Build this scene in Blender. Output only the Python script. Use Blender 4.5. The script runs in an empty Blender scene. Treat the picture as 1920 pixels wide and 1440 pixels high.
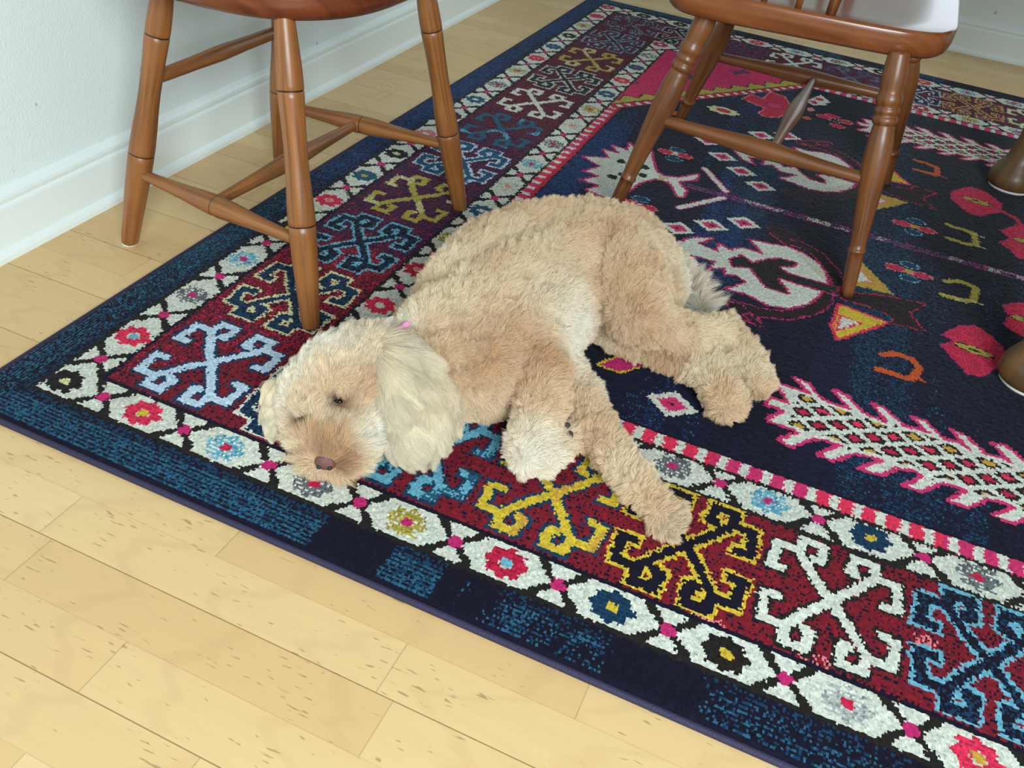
import bpy, bmesh, math, random
import numpy as np
from mathutils import Vector, Matrix
random.seed(7)
RNG = np.random.default_rng(7)
S = bpy.context.scene
COL = S.collection

# ------------------------------------------------------------------ camera
F_PX = 1633.5515
RUG_Z = 0.010
CR = np.array([0.91140812, 0.39745566, 0.10660314])
CU = np.array([-0.32359645, 0.53220961, 0.78232875])
CF = np.array([-0.25420577, 0.74751717, -0.6136754])
CC = np.array([0.9224088, -0.5384501, 0.780])
cam_d = bpy.data.cameras.new('camera')
cam_d.sensor_width = 36.0
cam_d.lens = F_PX * 36.0 / 1920.0
cam_d.clip_start = 0.05
cam = bpy.data.objects.new('camera', cam_d)
COL.objects.link(cam)
cam.matrix_world = Matrix((
    (CR[0], CU[0], -CF[0], CC[0]),
    (CR[1], CU[1], -CF[1], CC[1]),
    (CR[2], CU[2], -CF[2], CC[2]),
    (0, 0, 0, 1)))
S.camera = cam

# ------------------------------------------------------------------ light
w = bpy.data.worlds.new('World')
S.world = w
w.use_nodes = True
w.node_tree.nodes['Background'].inputs[0].default_value = (0.86, 0.93, 1.0, 1)
w.node_tree.nodes['Background'].inputs[1].default_value = 0.23


def area(name, loc, target, sx, sy, power, color):
    d = bpy.data.lights.new(name, 'AREA')
    d.shape = 'RECTANGLE'
    d.size, d.size_y, d.energy, d.color = sx, sy, power, color
    o = bpy.data.objects.new(name, d)
    COL.objects.link(o)
    o.location = loc
    o.rotation_euler = (Vector(target) - Vector(loc)).to_track_quat('-Z', 'Y').to_euler()
    return o


area('key_window_light', (1.78, -1.50, 1.36), (0.25, 0.45, 0.0), 1.15, 1.0, 88, (0.86, 1.0, 1.05))
area('far_window_light', (1.42, 2.88, 1.15), (1.42, 0.0, 1.0), 0.8, 1.25, 6, (0.76, 0.89, 1.0))
S.view_settings.view_transform = 'Standard'
S.view_settings.look = 'None'
S.view_settings.exposure = 0.0
S.view_settings.gamma = 1.0
S.view_settings.use_curve_mapping = False
S.render.engine = 'CYCLES'
S.cycles.use_denoising = True
S.cycles.max_bounces = 6


# ------------------------------------------------------------------ helpers
def lin(c):
    c = np.asarray(c, float) / 255.0
    return np.where(c <= 0.04045, c / 12.92, ((c + 0.055) / 1.055) ** 2.4)


def at(px, py, z=RUG_Z):
    """point of the photograph on the level z -> world point"""
    d = (px - 960) / F_PX * CR - (py - 720) / F_PX * CU + CF
    t = (z - CC[2]) / d[2]
    return CC + t * d


def depth(P):
    return float((np.asarray(P) - CC) @ CF)


def mesh_obj(name, verts, faces, mat=None, parent=None, smooth=True):
    me = bpy.data.meshes.new(name)
    me.from_pydata([tuple(map(float, v)) for v in verts], [], faces)
    me.update()
    if smooth:
        me.polygons.foreach_set('use_smooth', [True] * len(me.polygons))
    o = bpy.data.objects.new(name, me)
    COL.objects.link(o)
    if mat:
        me.materials.append(mat)
    if parent:
        o.parent = parent
    return o


def bm_obj(name, bm, mat, parent=None, smooth=True):
    me = bpy.data.meshes.new(name)
    bm.to_mesh(me)
    bm.free()
    if smooth:
        me.polygons.foreach_set('use_smooth', [True] * len(me.polygons))
    o = bpy.data.objects.new(name, me)
    COL.objects.link(o)
    if mat:
        me.materials.append(mat)
    if parent:
        o.parent = parent
    return o


def thing(name, label, cat, loc=(0, 0, 0), group=None):
    o = bpy.data.objects.new(name, None)
    o.empty_display_size = 0.05
    COL.objects.link(o)
    o.location = loc
    o['label'] = label
    o['category'] = cat
    if group:
        o['group'] = group
    return o


def own(o, parent):
    """parent a mesh made in world coordinates to a thing that stands somewhere"""
    o.parent = parent
    o.matrix_parent_inverse = Matrix.Translation(-parent.location)


def lathe(name, P0, P1, prof, mat, seg=28, dark=None, zmin=None):
    """prof: (t along the axis, radius[, True where the turned line is dark])"""
    P0, P1 = Vector(P0), Vector(P1)
    ax = (P1 - P0)
    L = ax.length
    q = ax.to_track_quat('Z', 'Y')
    vs, fs, mi = [], [], []
    for k, pr in enumerate(prof):
        for j in range(seg):
            a = 2 * math.pi * j / seg
            vs.append(P0 + q @ Vector((pr[1] * math.cos(a), pr[1] * math.sin(a), pr[0] * L)))
    if zmin is not None:
        for v in vs:
            v.z = max(v.z, zmin)
    n = len(prof)
    for k in range(n - 1):
        for j in range(seg):
            j2 = (j + 1) % seg
            fs.append((k * seg + j, k * seg + j2, (k + 1) * seg + j2, (k + 1) * seg + j))
            mi.append(1 if (dark and len(prof[k]) > 2 and prof[k][2]) else 0)
    fs.append(tuple(range(seg))[::-1]); mi.append(0)
    fs.append(tuple(range((n - 1) * seg, n * seg))); mi.append(0)
    o = mesh_obj(name, vs, fs, mat)
    if dark:
        o.data.materials.append(dark)
        o.data.polygons.foreach_set('material_index', mi)
    uv = o.data.uv_layers.new(name='UVMap')
    # along-the-grain coordinates for the wood
    co = np.array([[v[0], v[1], v[2]] for v in vs])
    li = np.zeros(len(o.data.loops), int)
    o.data.loops.foreach_get('vertex_index', li)
    off = random.random() * 5
    t = np.array([prof[i // seg][0] * L for i in range(n * seg)])
    ang = np.array([(i % seg) / seg for i in range(n * seg)])
    buf = np.stack([np.abs(ang[li] - 0.5) * 0.2 + off, t[li] + off], 1)
    uv.data.foreach_set('uv', buf.ravel())
    return o


def curve_prof(pts, n=6):
    """smooth a coarse (t, r) profile with Catmull-Rom"""
    out = []
    for i in range(len(pts) - 1):
        p0 = pts[max(i - 1, 0)]; p1 = pts[i]; p2 = pts[i + 1]; p3 = pts[min(i + 2, len(pts) - 1)]
        for k in range(n):
            s = k / n
            r = 0.5 * ((2 * p1[1]) + (-p0[1] + p2[1]) * s + (2 * p0[1] - 5 * p1[1] + 4 * p2[1] - p3[1]) * s * s
                       + (-p0[1] + 3 * p1[1] - 3 * p2[1] + p3[1]) * s ** 3)
            out.append((p1[0] + (p2[0] - p1[0]) * s, r))
    out.append(pts[-1][:2])
    return out


def node_mat(name):
    m = bpy.data.materials.new(name)
    m.use_nodes = True
    nt = m.node_tree
    return m, nt, nt.nodes['Principled BSDF']


def N(nt, typ, **kw):
    n = nt.nodes.new(typ)
    for k, v in kw.items():
        if k.startswith('i_'):
            n.inputs[int(k[2:])].default_value = v
        else:
            setattr(n, k, v)
    return n


def M(nt, op, a, b=None, c=None):
    n = nt.nodes.new('ShaderNodeMath')
    n.operation = op
    for i, x in enumerate((a, b, c)):
        if x is None:
            continue
        if isinstance(x, (int, float)):
            n.inputs[i].default_value = x
        else:
            nt.links.new(x, n.inputs[i])
    return n.outputs[0]


def ramp(nt, fac, stops):
    r = nt.nodes.new('ShaderNodeValToRGB')
    while len(r.color_ramp.elements) < len(stops):
        r.color_ramp.elements.new(0.5)
    for e, (p, c) in zip(r.color_ramp.elements, stops):
        e.position = p
        e.color = (*c, 1) if len(c) == 3 else c
    nt.links.new(fac, r.inputs[0])
    return r.outputs[0]


def mixc(nt, fac, a, b, mode='MIX'):
    n = nt.nodes.new('ShaderNodeMix')
    n.data_type = 'RGBA'
    n.blend_type = mode
    for i, x in ((0, fac), (6, a), (7, b)):
        if isinstance(x, (int, float)):
            n.inputs[i].default_value = x
        elif isinstance(x, (tuple, list, np.ndarray)):
            n.inputs[i].default_value = (*[float(q) for q in x[:3]], 1)
        else:
            nt.links.new(x, n.inputs[i])
    return n.outputs[2]


def wood(name, c1, c2, c3, rough=0.38):
    m, nt, b = node_mat(name)
    tc = N(nt, 'ShaderNodeTexCoord')
    mp = N(nt, 'ShaderNodeMapping')
    mp.inputs['Scale'].default_value = (26, 2.2, 1)
    nt.links.new(tc.outputs['UV'], mp.inputs[0])
    n1 = N(nt, 'ShaderNodeTexNoise')
    n1.inputs['Scale'].default_value = 2.2; n1.inputs['Detail'].default_value = 5; n1.inputs['Distortion'].default_value = 0.6
    nt.links.new(mp.outputs[0], n1.inputs[0])
    mp2 = N(nt, 'ShaderNodeMapping')
    mp2.inputs['Scale'].default_value = (160, 8, 1)
    nt.links.new(tc.outputs['UV'], mp2.inputs[0])
    n2 = N(nt, 'ShaderNodeTexNoise')
    n2.inputs['Scale'].default_value = 2.0; n2.inputs['Detail'].default_value = 3
    nt.links.new(mp2.outputs[0], n2.inputs[0])
    # wear and blotches in three dimensions
    n3 = N(nt, 'ShaderNodeTexNoise')
    n3.inputs['Scale'].default_value = 9; n3.inputs['Detail'].default_value = 3
    nt.links.new(tc.outputs['Object'], n3.inputs[0])
    c = ramp(nt, n1.outputs[0], [(0.3, c1), (0.52, c2), (0.75, c3)])
    c = mixc(nt, M(nt, 'MULTIPLY', ramp(nt, n2.outputs[0], [(0.42, (0, 0, 0)), (0.75, (1, 1, 1))]), 0.22), c, c1)
    c = mixc(nt, M(nt, 'MULTIPLY', ramp(nt, n3.outputs[0], [(0.45, (0, 0, 0)), (0.65, (1, 1, 1))]), 0.35), c, c3)
    nt.links.new(c, b.inputs['Base Color'])
    b.inputs['Roughness'].default_value = rough
    b.inputs['Coat Weight'].default_value = 0.12
    b.inputs['Coat Roughness'].default_value = 0.25
    return m


def plain(name, c, rough=0.6, bump=0, bscale=200):
    m, nt, b = node_mat(name)
    tc = N(nt, 'ShaderNodeTexCoord')
    n = N(nt, 'ShaderNodeTexNoise')
    n.inputs['Scale'].default_value = bscale; n.inputs['Detail'].default_value = 3
    nt.links.new(tc.outputs['Object'], n.inputs[0])
    cc = mixc(nt, n.outputs[0], np.array(c) * 0.93, np.minimum(np.array(c) * 1.07, 1))
    nt.links.new(cc, b.inputs['Base Color'])
    b.inputs['Roughness'].default_value = rough
    if bump:
        bp = N(nt, 'ShaderNodeBump')
        bp.inputs['Strength'].default_value = bump
        bp.inputs['Distance'].default_value = 0.002
        nt.links.new(n.outputs[0], bp.inputs['Height'])
        nt.links.new(bp.outputs[0], b.inputs['Normal'])
    return m


# ------------------------------------------------------------------ floor
def floor_mat():
    m, nt, b = node_mat('maple_floor')
    tc = N(nt, 'ShaderNodeTexCoord')
    sp = N(nt, 'ShaderNodeSeparateXYZ')
    nt.links.new(tc.outputs['Object'], sp.inputs[0])
    x, y = sp.outputs[0], sp.outputs[1]
    STR = 0.0645
    ys = M(nt, 'DIVIDE', M(nt, 'ADD', y, 0.112 + 10 * 2 * STR), STR)
    iy = M(nt, 'FLOOR', ys)
    fy = M(nt, 'FRACT', ys)
    wn = N(nt, 'ShaderNodeTexWhiteNoise', noise_dimensions='1D')
    nt.links.new(M(nt, 'ADD', iy, 3.7), wn.inputs['W'])
    xs = M(nt, 'DIVIDE', M(nt, 'ADD', x, M(nt, 'MULTIPLY', wn.outputs[0], 3.0)), 0.43)
    ix = M(nt, 'FLOOR', xs)
    fx = M(nt, 'FRACT', xs)
    wn2 = N(nt, 'ShaderNodeTexWhiteNoise', noise_dimensions='2D')
    cb = N(nt, 'ShaderNodeCombineXYZ')
    nt.links.new(ix, cb.inputs[0]); nt.links.new(iy, cb.inputs[1])
    nt.links.new(cb.outputs[0], wn2.inputs[0])
    pid = wn2.outputs[0]
    # grain coordinate moved per block
    off = M(nt, 'MULTIPLY', pid, 17.0)
    cg = N(nt, 'ShaderNodeCombineXYZ')
    nt.links.new(M(nt, 'MULTIPLY', x, 2.2), cg.inputs[0])
    nt.links.new(M(nt, 'MULTIPLY', y, 22), cg.inputs[1])
    nt.links.new(off, cg.inputs[2])
    g = N(nt, 'ShaderNodeTexNoise')
    g.inputs['Scale'].default_value = 2.0; g.inputs['Detail'].default_value = 6; g.inputs['Distortion'].default_value = 1.6
    nt.links.new(cg.outputs[0], g.inputs[0])
    cg2 = N(nt, 'ShaderNodeCombineXYZ')
    nt.links.new(M(nt, 'MULTIPLY', x, 52), cg2.inputs[0])
    nt.links.new(M(nt, 'MULTIPLY', y, 300), cg2.inputs[1])
    nt.links.new(off, cg2.inputs[2])
    fl = N(nt, 'ShaderNodeTexNoise')
    fl.inputs['Scale'].default_value = 1.0; fl.inputs['Detail'].default_value = 1.0; fl.inputs['Distortion'].default_value = 0.3
    nt.links.new(cg2.outputs[0], fl.inputs[0])
    # where the flecks gather
    fm = N(nt, 'ShaderNodeTexNoise')
    fm.inputs['Scale'].default_value = 9; fm.inputs['Detail'].default_value = 1
    nt.links.new(tc.outputs['Object'], fm.inputs[0])
    base = ramp(nt, pid, [(0.0, lin((212, 173, 118))), (0.35, lin((217, 180, 125))), (0.7, lin((222, 188, 133))), (1.0, lin((226, 194, 141)))])
    base = mixc(nt, M(nt, 'MULTIPLY', ramp(nt, g.outputs[0], [(0.35, (0, 0, 0)), (0.7, (1, 1, 1))]), 0.28), base, lin((206, 170, 122)))
    rings = N(nt, 'ShaderNodeTexWave')
    rings.inputs['Scale'].default_value = 1.1; rings.inputs['Distortion'].default_value = 7; rings.inputs['Detail'].default_value = 2
    rings.inputs['Detail Scale'].default_value = 0.6
    nt.links.new(cg.outputs[0], rings.inputs[0])
    base = mixc(nt, M(nt, 'MULTIPLY', ramp(nt, rings.outputs[1], [(0.0, (1, 1, 1)), (0.12, (0, 0, 0))]), 0.10), base, lin((160, 118, 74)))
    fleck = ramp(nt, M(nt, 'ADD', fl.outputs[0], M(nt, 'MULTIPLY', M(nt, 'SUBTRACT', fm.outputs[0], 0.5), 0.35)),
                 [(0.70, (0, 0, 0)), (0.76, (1, 1, 1))])
    base = mixc(nt, M(nt, 'MULTIPLY', fleck, 0.6), base, lin((142, 106, 64)))
    # the seam between boards (every second strip) is darker than the one inside a board
    even = M(nt, 'MODULO', iy, 2.0)
    edge = M(nt, 'LESS_THAN', fy, 0.020)
    seam = M(nt, 'MULTIPLY', edge, M(nt, 'SUBTRACT', 0.72, M(nt, 'MULTIPLY', even, 0.58)))
    butt = M(nt, 'MULTIPLY', M(nt, 'LESS_THAN', fx, 0.0032), 0.35)
    dk = M(nt, 'MAXIMUM', seam, butt)
    base = mixc(nt, dk, base, lin((112, 78, 42)))
    nt.links.new(base, b.inputs['Base Color'])
    b.inputs['Roughness'].default_value = 0.42
    bp = N(nt, 'ShaderNodeBump')
    bp.inputs['Strength'].default_value = 0.25; bp.inputs['Distance'].default_value = 0.001
    nt.links.new(M(nt, 'SUBTRACT', 1.0, dk), bp.inputs['Height'])
    nt.links.new(bp.outputs[0], b.inputs['Normal'])
    return m


def struct(o):
    o['kind'] = 'structure'
    return o


WX0, WSL = -0.230, -0.0208      # left wall: x = WX0 + WSL * y
WY = 2.925                      # far wall
Y0, X1 = -1.6, 3.6
f = mesh_obj('floor', [(-0.7, Y0, 0), (X1, Y0, 0), (X1, WY + .3, 0), (-0.7, WY + .3, 0),
                       (-0.7, Y0, -.05), (X1, Y0, -.05), (X1, WY + .3, -.05), (-0.7, WY + .3, -.05)],
             [(0, 1, 2, 3), (7, 6, 5, 4), (0, 4, 5, 1), (1, 5, 6, 2), (2, 6, 7, 3), (3, 7, 4, 0)], floor_mat(), smooth=False)
struct(f)


def wall_mat():
    m, nt, b = node_mat('wall_paint')
    tc = N(nt, 'ShaderNodeTexCoord')
    n = N(nt, 'ShaderNodeTexNoise')
    n.inputs['Scale'].default_value = 260; n.inputs['Detail'].default_value = 2
    nt.links.new(tc.outputs['Object'], n.inputs[0])
    n2 = N(nt, 'ShaderNodeTexNoise')
    n2.inputs['Scale'].default_value = 21; n2.inputs['Detail'].default_value = 2
    nt.links.new(tc.outputs['Object'], n2.inputs[0])
    sc = ramp(nt, n2.outputs[0], [(0.735, (0, 0, 0)), (0.75, (1, 1, 1))])
    c = mixc(nt, M(nt, 'MULTIPLY', sc, 0.5), lin((233, 243, 239)), lin((120, 118, 108)))
    nt.links.new(c, b.inputs['Base Color'])
    b.inputs['Roughness'].default_value = 0.5
    bp = N(nt, 'ShaderNodeBump')
    bp.inputs['Strength'].default_value = 0.35; bp.inputs['Distance'].default_value = 0.002
    nt.links.new(n.outputs[0], bp.inputs['Height'])
    nt.links.new(bp.outputs[0], b.inputs['Normal'])
    return m


WALL = wall_mat()
TRIM = plain('white_trim', lin((236, 244, 240)), 0.35, 0.04, 420)
H = 2.4


def wl(y):
    return WX0 + WSL * y


struct(mesh_obj('wall_left', [(wl(Y0), Y0, 0), (wl(WY), WY, 0), (wl(WY), WY, H), (wl(Y0), Y0, H),
                              (wl(Y0) - .1, Y0, 0), (wl(WY) - .1, WY + .1, 0), (wl(WY) - .1, WY + .1, H), (wl(Y0) - .1, Y0, H)],
                [(0, 3, 2, 1), (4, 5, 6, 7), (0, 4, 7, 3), (1, 2, 6, 5), (3, 7, 6, 2), (0, 1, 5, 4)], WALL, smooth=False))
struct(mesh_obj('wall_far', [(wl(WY), WY, 0), (X1, WY, 0), (X1, WY, H), (wl(WY), WY, H),
                             (wl(WY), WY + .1, 0), (X1, WY + .1, 0), (X1, WY + .1, H), (wl(WY), WY + .1, H)],
                [(0, 1, 2, 3), (5, 4, 7, 6), (0, 3, 7, 4), (1, 5, 6, 2), (3, 2, 6, 7), (0, 4, 5, 1)], WALL, smooth=False))
BP = [(0, 0), (.020, 0), (.020, .008), (.018, .013), (.014, .017), (.0125, .019), (.0125, .080), (.0115, .0835),
      (.0085, .0855), (.0095, .089), (.0105, .093), (.0098, .098), (.007, .103), (.003, .107), (0, .109)]


def baseboard(name, A, B, nrm):
    A, B, nrm = Vector(A), Vector(B), Vector(nrm)
    vs = []
    for P in (A, B):
        for d, h in BP:
            vs.append(P + nrm * d + Vector((0, 0, h)))
    n = len(BP)
    fs = [(i, i + 1, n + i + 1, n + i) for i in range(n - 1)]
    fs += [tuple(range(n))[::-1], tuple(range(n, 2 * n))]
    o = mesh_obj(name, vs, fs, TRIM, smooth=False)
    bm = bmesh.new(); bm.from_mesh(o.data)
    bmesh.ops.recalc_face_normals(bm, faces=bm.faces)
    bm.to_mesh(o.data); bm.free()
    return struct(o)


baseboard('baseboard_left', (wl(Y0), Y0, 0), (wl(WY - .002), WY - .002, 0), (1, 0, 0))
baseboard('baseboard_far', (wl(WY) + .02, WY, 0), (X1, WY, 0), (0, -1, 0))

# ------------------------------------------------------------------ rug
# The pattern is woven knot by knot: one cell of the pile mesh = one knot, with its own colour.
NU, NV = 1310, 830
LEN, WID = 3.26, 2.489
PIT = 0.1285
uc = (np.arange(NU) + .5) * LEN / NU
vc = (np.arange(NV) + .5) * WID / NV
U0, V0 = np.meshgrid(uc, vc)


def warp(u, v):
    """even weave coordinates -> where the rug lies on the floor (it is slightly skewed and stretched)"""
    i = (v - .088) / PIT
    y = .088 + .1275 * i + .00021 * i * i
    y = y - .036 * u * (v / WID) ** 2
    x = u - .0105 * v
    x = x - 0.004 * np.sin(v * 2.3) * np.exp(-u * 4)
    return x, y


def sn(x, y, seed, n=5, f=1.0):
    r = np.random.default_rng(seed)
    o = 0
    for _ in range(n):
        a = r.uniform(0, 6.283); k = f * r.uniform(.6, 1.6)
        o = o + np.sin((x * math.cos(a) + y * math.sin(a)) * k + r.uniform(0, 6.283))
    return o / math.sqrt(n)


# knots sit a little out of line along their row
JU = RNG.normal(0, .0011, U0.shape) + np.repeat(RNG.normal(0, .0009, (NV, 1)), NU, 1)
JV = RNG.normal(0, .0005, U0.shape)
U, V = U0 + JU, V0 + JV
XW, YW = warp(U, V)
PAL = {k: lin(c) for k, c in dict(
    cream=(208, 209, 194), cream2=(196, 194, 174), black=(34, 30, 28), maroon=(112, 24, 40), red=(134, 26, 38), wine=(92, 22, 44),
    purple=(66, 28, 66), navy=(18, 21, 46), dnavy=(20, 17, 34), teal=(38, 88, 112), blue=(27, 56, 104), dteal=(22, 56, 84),
    lblue=(104, 168, 188), sky=(186, 206, 222), pale=(206, 200, 150), yellow=(206, 176, 52), dyel=(176, 158, 66), gold=(196, 150, 60),
    pink=(206, 48, 104), crimson=(190, 32, 66), rose=(222, 48, 82), magenta=(190, 40, 104), grey=(104, 108, 112), dkgrn=(10, 17, 24),
    brown=(38, 24, 26), orange=(200, 84, 34), mauve=(92, 62, 104), lgrey=(168, 172, 168), salmon=(224, 120, 124), plum=(66, 34, 52)).items()}
C = np.zeros(U.shape + (3,))


def put(mask, col, amount=1.0):
    """colour the knots of a mask; with amount < 1 only that share of them"""
    if isinstance(col, str):
        col = PAL[col]
    if amount < 1:
        mask = mask & (RNG.random(mask.shape) < amount)
    C[mask] = col


def rows(mask, a, b, share=.5):
    """two colours in alternate rows, the way the weave shows them"""
    put(mask, a)
    r = (np.arange(NV) % 2 == 0)[:, None] & mask
    put(r, b, share * 1.3)
    put(mask, b, share * .25)


def seg_d(X, Y, pts):
    d = np.full(X.shape, 9.)
    for (x0, y0), (x1, y1) in zip(pts[:-1], pts[1:]):
        dx, dy = x1 - x0, y1 - y0
        t = np.clip(((X - x0) * dx + (Y - y0) * dy) / max(dx * dx + dy * dy, 1e-12), 0, 1)
        d = np.minimum(d, np.hypot(X - x0 - t * dx, Y - y0 - t * dy))
    return d


def box_d(X, Y, pts):
    d = np.full(X.shape, 9.)
    for (x0, y0), (x1, y1) in zip(pts[:-1], pts[1:]):
        dx, dy = x1 - x0, y1 - y0
        t = np.clip(((X - x0) * dx + (Y - y0) * dy) / max(dx * dx + dy * dy, 1e-12), 0, 1)
        d = np.minimum(d, np.maximum(np.abs(X - x0 - t * dx), np.abs(Y - y0 - t * dy)))
    return d


def inpoly(X, Y, pts):
    r = np.zeros(X.shape, bool)
    n = len(pts)
    for i in range(n):
        x0, y0 = pts[i]; x1, y1 = pts[(i + 1) % n]
        if y0 == y1:
            continue
        c = ((y0 > Y) != (y1 > Y)) & (X < (x1 - x0) * (Y - y0) / (y1 - y0) + x0)
        r ^= c
    return r


def win(x0, x1, y0, y1, world=False):
    """index window of the weave around a rectangle"""
    if world:
        x0 -= .03; x1 += .06; y0 -= .06; y1 += .14
    i0 = max(int(x0 / LEN * NU) - 3, 0); i1 = min(int(x1 / LEN * NU) + 4, NU)
    j0 = max(int(y0 / WID * NV) - 3, 0); j1 = min(int(y1 / WID * NV) + 4, NV)
    return slice(j0, j1), slice(i0, i1)


def sub(sl, m):
    full = np.zeros(U.shape, bool)
    full[sl] = m
    return full


E = [0, .0624, .123, .319, .377, .410]
DU = np.minimum(U, LEN - U)
DV = np.minimum(V, WID - V)
D = np.minimum(DU, DV)

# field: navy with darker and bluer bands across (abrash)
bnd = sn(U * 1.0, V * .12, 3, 7, 26) + .5 * sn(U, V * .1, 4, 5, 80)
loc = sn(U, V, 5, 6, 9)
put(np.ones(U.shape, bool), 'navy')
r2 = RNG.random(U.shape)
rowpar = (np.arange(NV) % 2 == 0)[:, None]
bm_ = (bnd + .6 * loc > .3)
bamt = np.clip((bnd + .8 * loc - .2) * .32, 0, .6)
bluecol = np.where((sn(U, V, 11, 5, 4) > 0)[..., None], PAL['blue'], PAL['dteal'])
m_ = (r2 < bamt * np.where(rowpar, 1.7, .5))
C[m_] = bluecol[m_]
put(bm_ & (r2 > .93) & rowpar, 'teal')
dk_ = bnd + .5 * sn(U, V, 6, 5, 6) < -.5
put(dk_, 'dnavy', .75)
right = np.clip((XW - .95) * 1.6 + (YW - .8) * .7, 0, 1)  # table's shade put into the knot colour, denser to the right
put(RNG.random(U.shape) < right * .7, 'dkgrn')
FIELD = D > E[5]

# outer dark band with teal stretches
band = D < E[1]
put(band, 'dnavy')
ss = np.where(DU < DV, V + 7, U)
tb = sn(ss, ss * 0, 21, 6, 24) + .6 * sn(ss, ss * 0, 22, 4, 70)
tb = np.where((DV <= DU) & (U < .52), 1.2, tb)
tb = np.where((DU < DV), .9 + .4 * sn(V, V * 0, 24, 4, 14), tb)
tb = np.where((U > .52) & (U < .61) & (V < .1), -2, tb)
tb = np.where((U > .61) & (U < .675) & (V < .1), 1.4, tb)
tb = np.where((U > .675) & (U < .70) & (V < .1), -2, tb)
tb = np.where((U > .78) & (V < .3), np.minimum(tb, .55), tb)
rr = RNG.random(U.shape)
sid = (DU < DV) & (U < 1)
par = np.where(sid, (np.arange(NU) % 2 == 0)[None, :], rowpar)
on = band & (D > .006) & (rr < np.clip(tb * .62, 0, .8) * np.where(par, 1.35, .35))
edge_in = band & (D > .046)
put(on & ~edge_in, 'teal')
put(on & edge_in & (rr < .35), 'dteal')
put(on & (RNG.random(U.shape) < .45), 'dteal')
farl = on & sid & (V > .75)
put(farl, 'blue', .8)
put(band & sid & (V > .8) & ~edge_in, 'blue', .45)

# the two white rows with their black edges
rowO = (D >= E[1]) & (D < E[2])
rowI = (D >= E[3]) & (D < E[4])
put(rowO | rowI, 'cream')
put((rowO | rowI) & (RNG.random(U.shape) < .25), np.array(PAL['cream']) * .88)
# crab band ground
mar = (D >= E[2]) & (D < E[3])
leftband = mar & (DU < DV) & (U < 1)
put(mar, 'maroon')
g_ = sn(U, V, 31, 5, 7)
put(mar & (RNG.random(U.shape) < .5) & rowpar, 'red')
put(leftband & (V < .75), 'maroon')
put(leftband & (V < .75) & rowpar, 'crimson', .35)
put(leftband & (V > .62) & (V < 1.25), 'purple', .75)
put(leftband & (V >= 1.25), 'wine', .85)
put(mar & (V > 1.9), 'wine', .8)
put(mar & rowpar & (RNG.random(U.shape) < .28), 'dnavy')
put(mar & (U > .62) & (V < .4) & (sn(U, V, 33, 6, 60) > 1.35), 'salmon', .5)
put(mar & (U > .55) & (V < .4) & ~rowpar, np.array(PAL['red']) * .85, .5)


def flower(cu, cv, ring, cen, r=1.0, thin=False):
    sl = win(cu - .04, cu + .04, cv - .04, cv + .04)
    x, y = (U[sl] - cu), (V[sl] - cv)
    a = np.arctan2(y, x)
    rad = .0225 * r * (1 + .11 * np.cos(8 * a))
    d = np.hypot(x * .92, y * 1.02)
    m = sub(sl, d < rad)
    col = PAL[ring]
    put(m, col)
    put(m & (rowpar if not thin else ~rowpar), col * .62, .6)
    if ring in ('grey', 'lgrey', 'lblue', 'pale', 'cream2', 'dyel'):
        put(m & rowpar, 'cream', .45)
    put(sub(sl, np.hypot(x, y * 1.1) < .0085 * r), 'cream2' if ring in ('rose', 'crimson') else ring)
    put(sub(sl, np.hypot(x, y * 1.1) < .0072 * r), cen)


def cross(cu, cv, vert=False):
    sl = win(cu - .04, cu + .04, cv - .036, cv + .036)
    x, y = np.abs(U[sl] - cu), np.abs(V[sl] - cv)
    if vert:
        x, y = y, x
    d = seg_d(x, y, [(.007, .004), (.013, .011), (.020, .018), (.030, .0285)])
    put(sub(sl, d < .0042), 'black')
    d2 = seg_d(x, y, [(.020, .0185), (.024, .023)])
    put(sub(sl, d2 < .0060), 'black')
    put(sub(sl, np.hypot(x, y) < .0088), 'magenta')


# order of the flowers, from the near left corner
NEAR = [('black', 'pale'), ('rose', 'yellow'), ('lblue', 'crimson'), ('grey', 'crimson'), ('dyel', 'magenta'), ('crimson', 'lblue'),
        ('dteal', 'yellow'), ('black', 'yellow'), ('lgrey', 'crimson'), ('rose', 'gold'), ('lblue', 'crimson'), ('grey', 'magenta')]
LEFT = [None, ('rose', 'lblue'), ('grey', 'magenta'), ('lblue', 'magenta'), ('black', 'yellow'), ('rose', 'salmon'), ('teal', 'dyel'),
        ('black', 'pale'), ('salmon', 'cream'), ('plum', 'cream'), ('teal', 'cream'), ('grey', 'crimson'), ('dyel', 'crimson'), ('rose', 'rose'),
        ('teal', 'grey'), ('black', 'cream2'), ('dyel', 'crimson'), ('rose', 'crimson'), ('plum', 'cream')]
NI = int((LEN - .176) / PIT)
for i in range(0, 25):
    cu = .088 + PIT * i
    if cu > LEN - .06:
        break
    for cv, sh in ((.0925, 0), (WID - .0925, 5)):
        f_ = NEAR[(i + sh) % 12]
        flower(cu, cv, *f_)
        if cu + PIT < LEN - .06:
            cross(cu + PIT / 2, cv)
for i in range(1, 18):
    cv = .088 + PIT * i
    for cu, sh in ((.0925, 0), (LEN - .0925, 3)):
        f_ = LEFT[1 + (i - 1 + sh) % 18]
        flower(cu, cv, *f_)
for i in range(0, 18):
    cross(.0925, .088 + PIT * (i + .5), True)
INN = [('grey', 'magenta'), ('lblue', 'magenta'), ('dteal', 'yellow'), ('grey', 'crimson'), ('crimson', 'cream'), ('dyel', 'crimson')]
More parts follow.
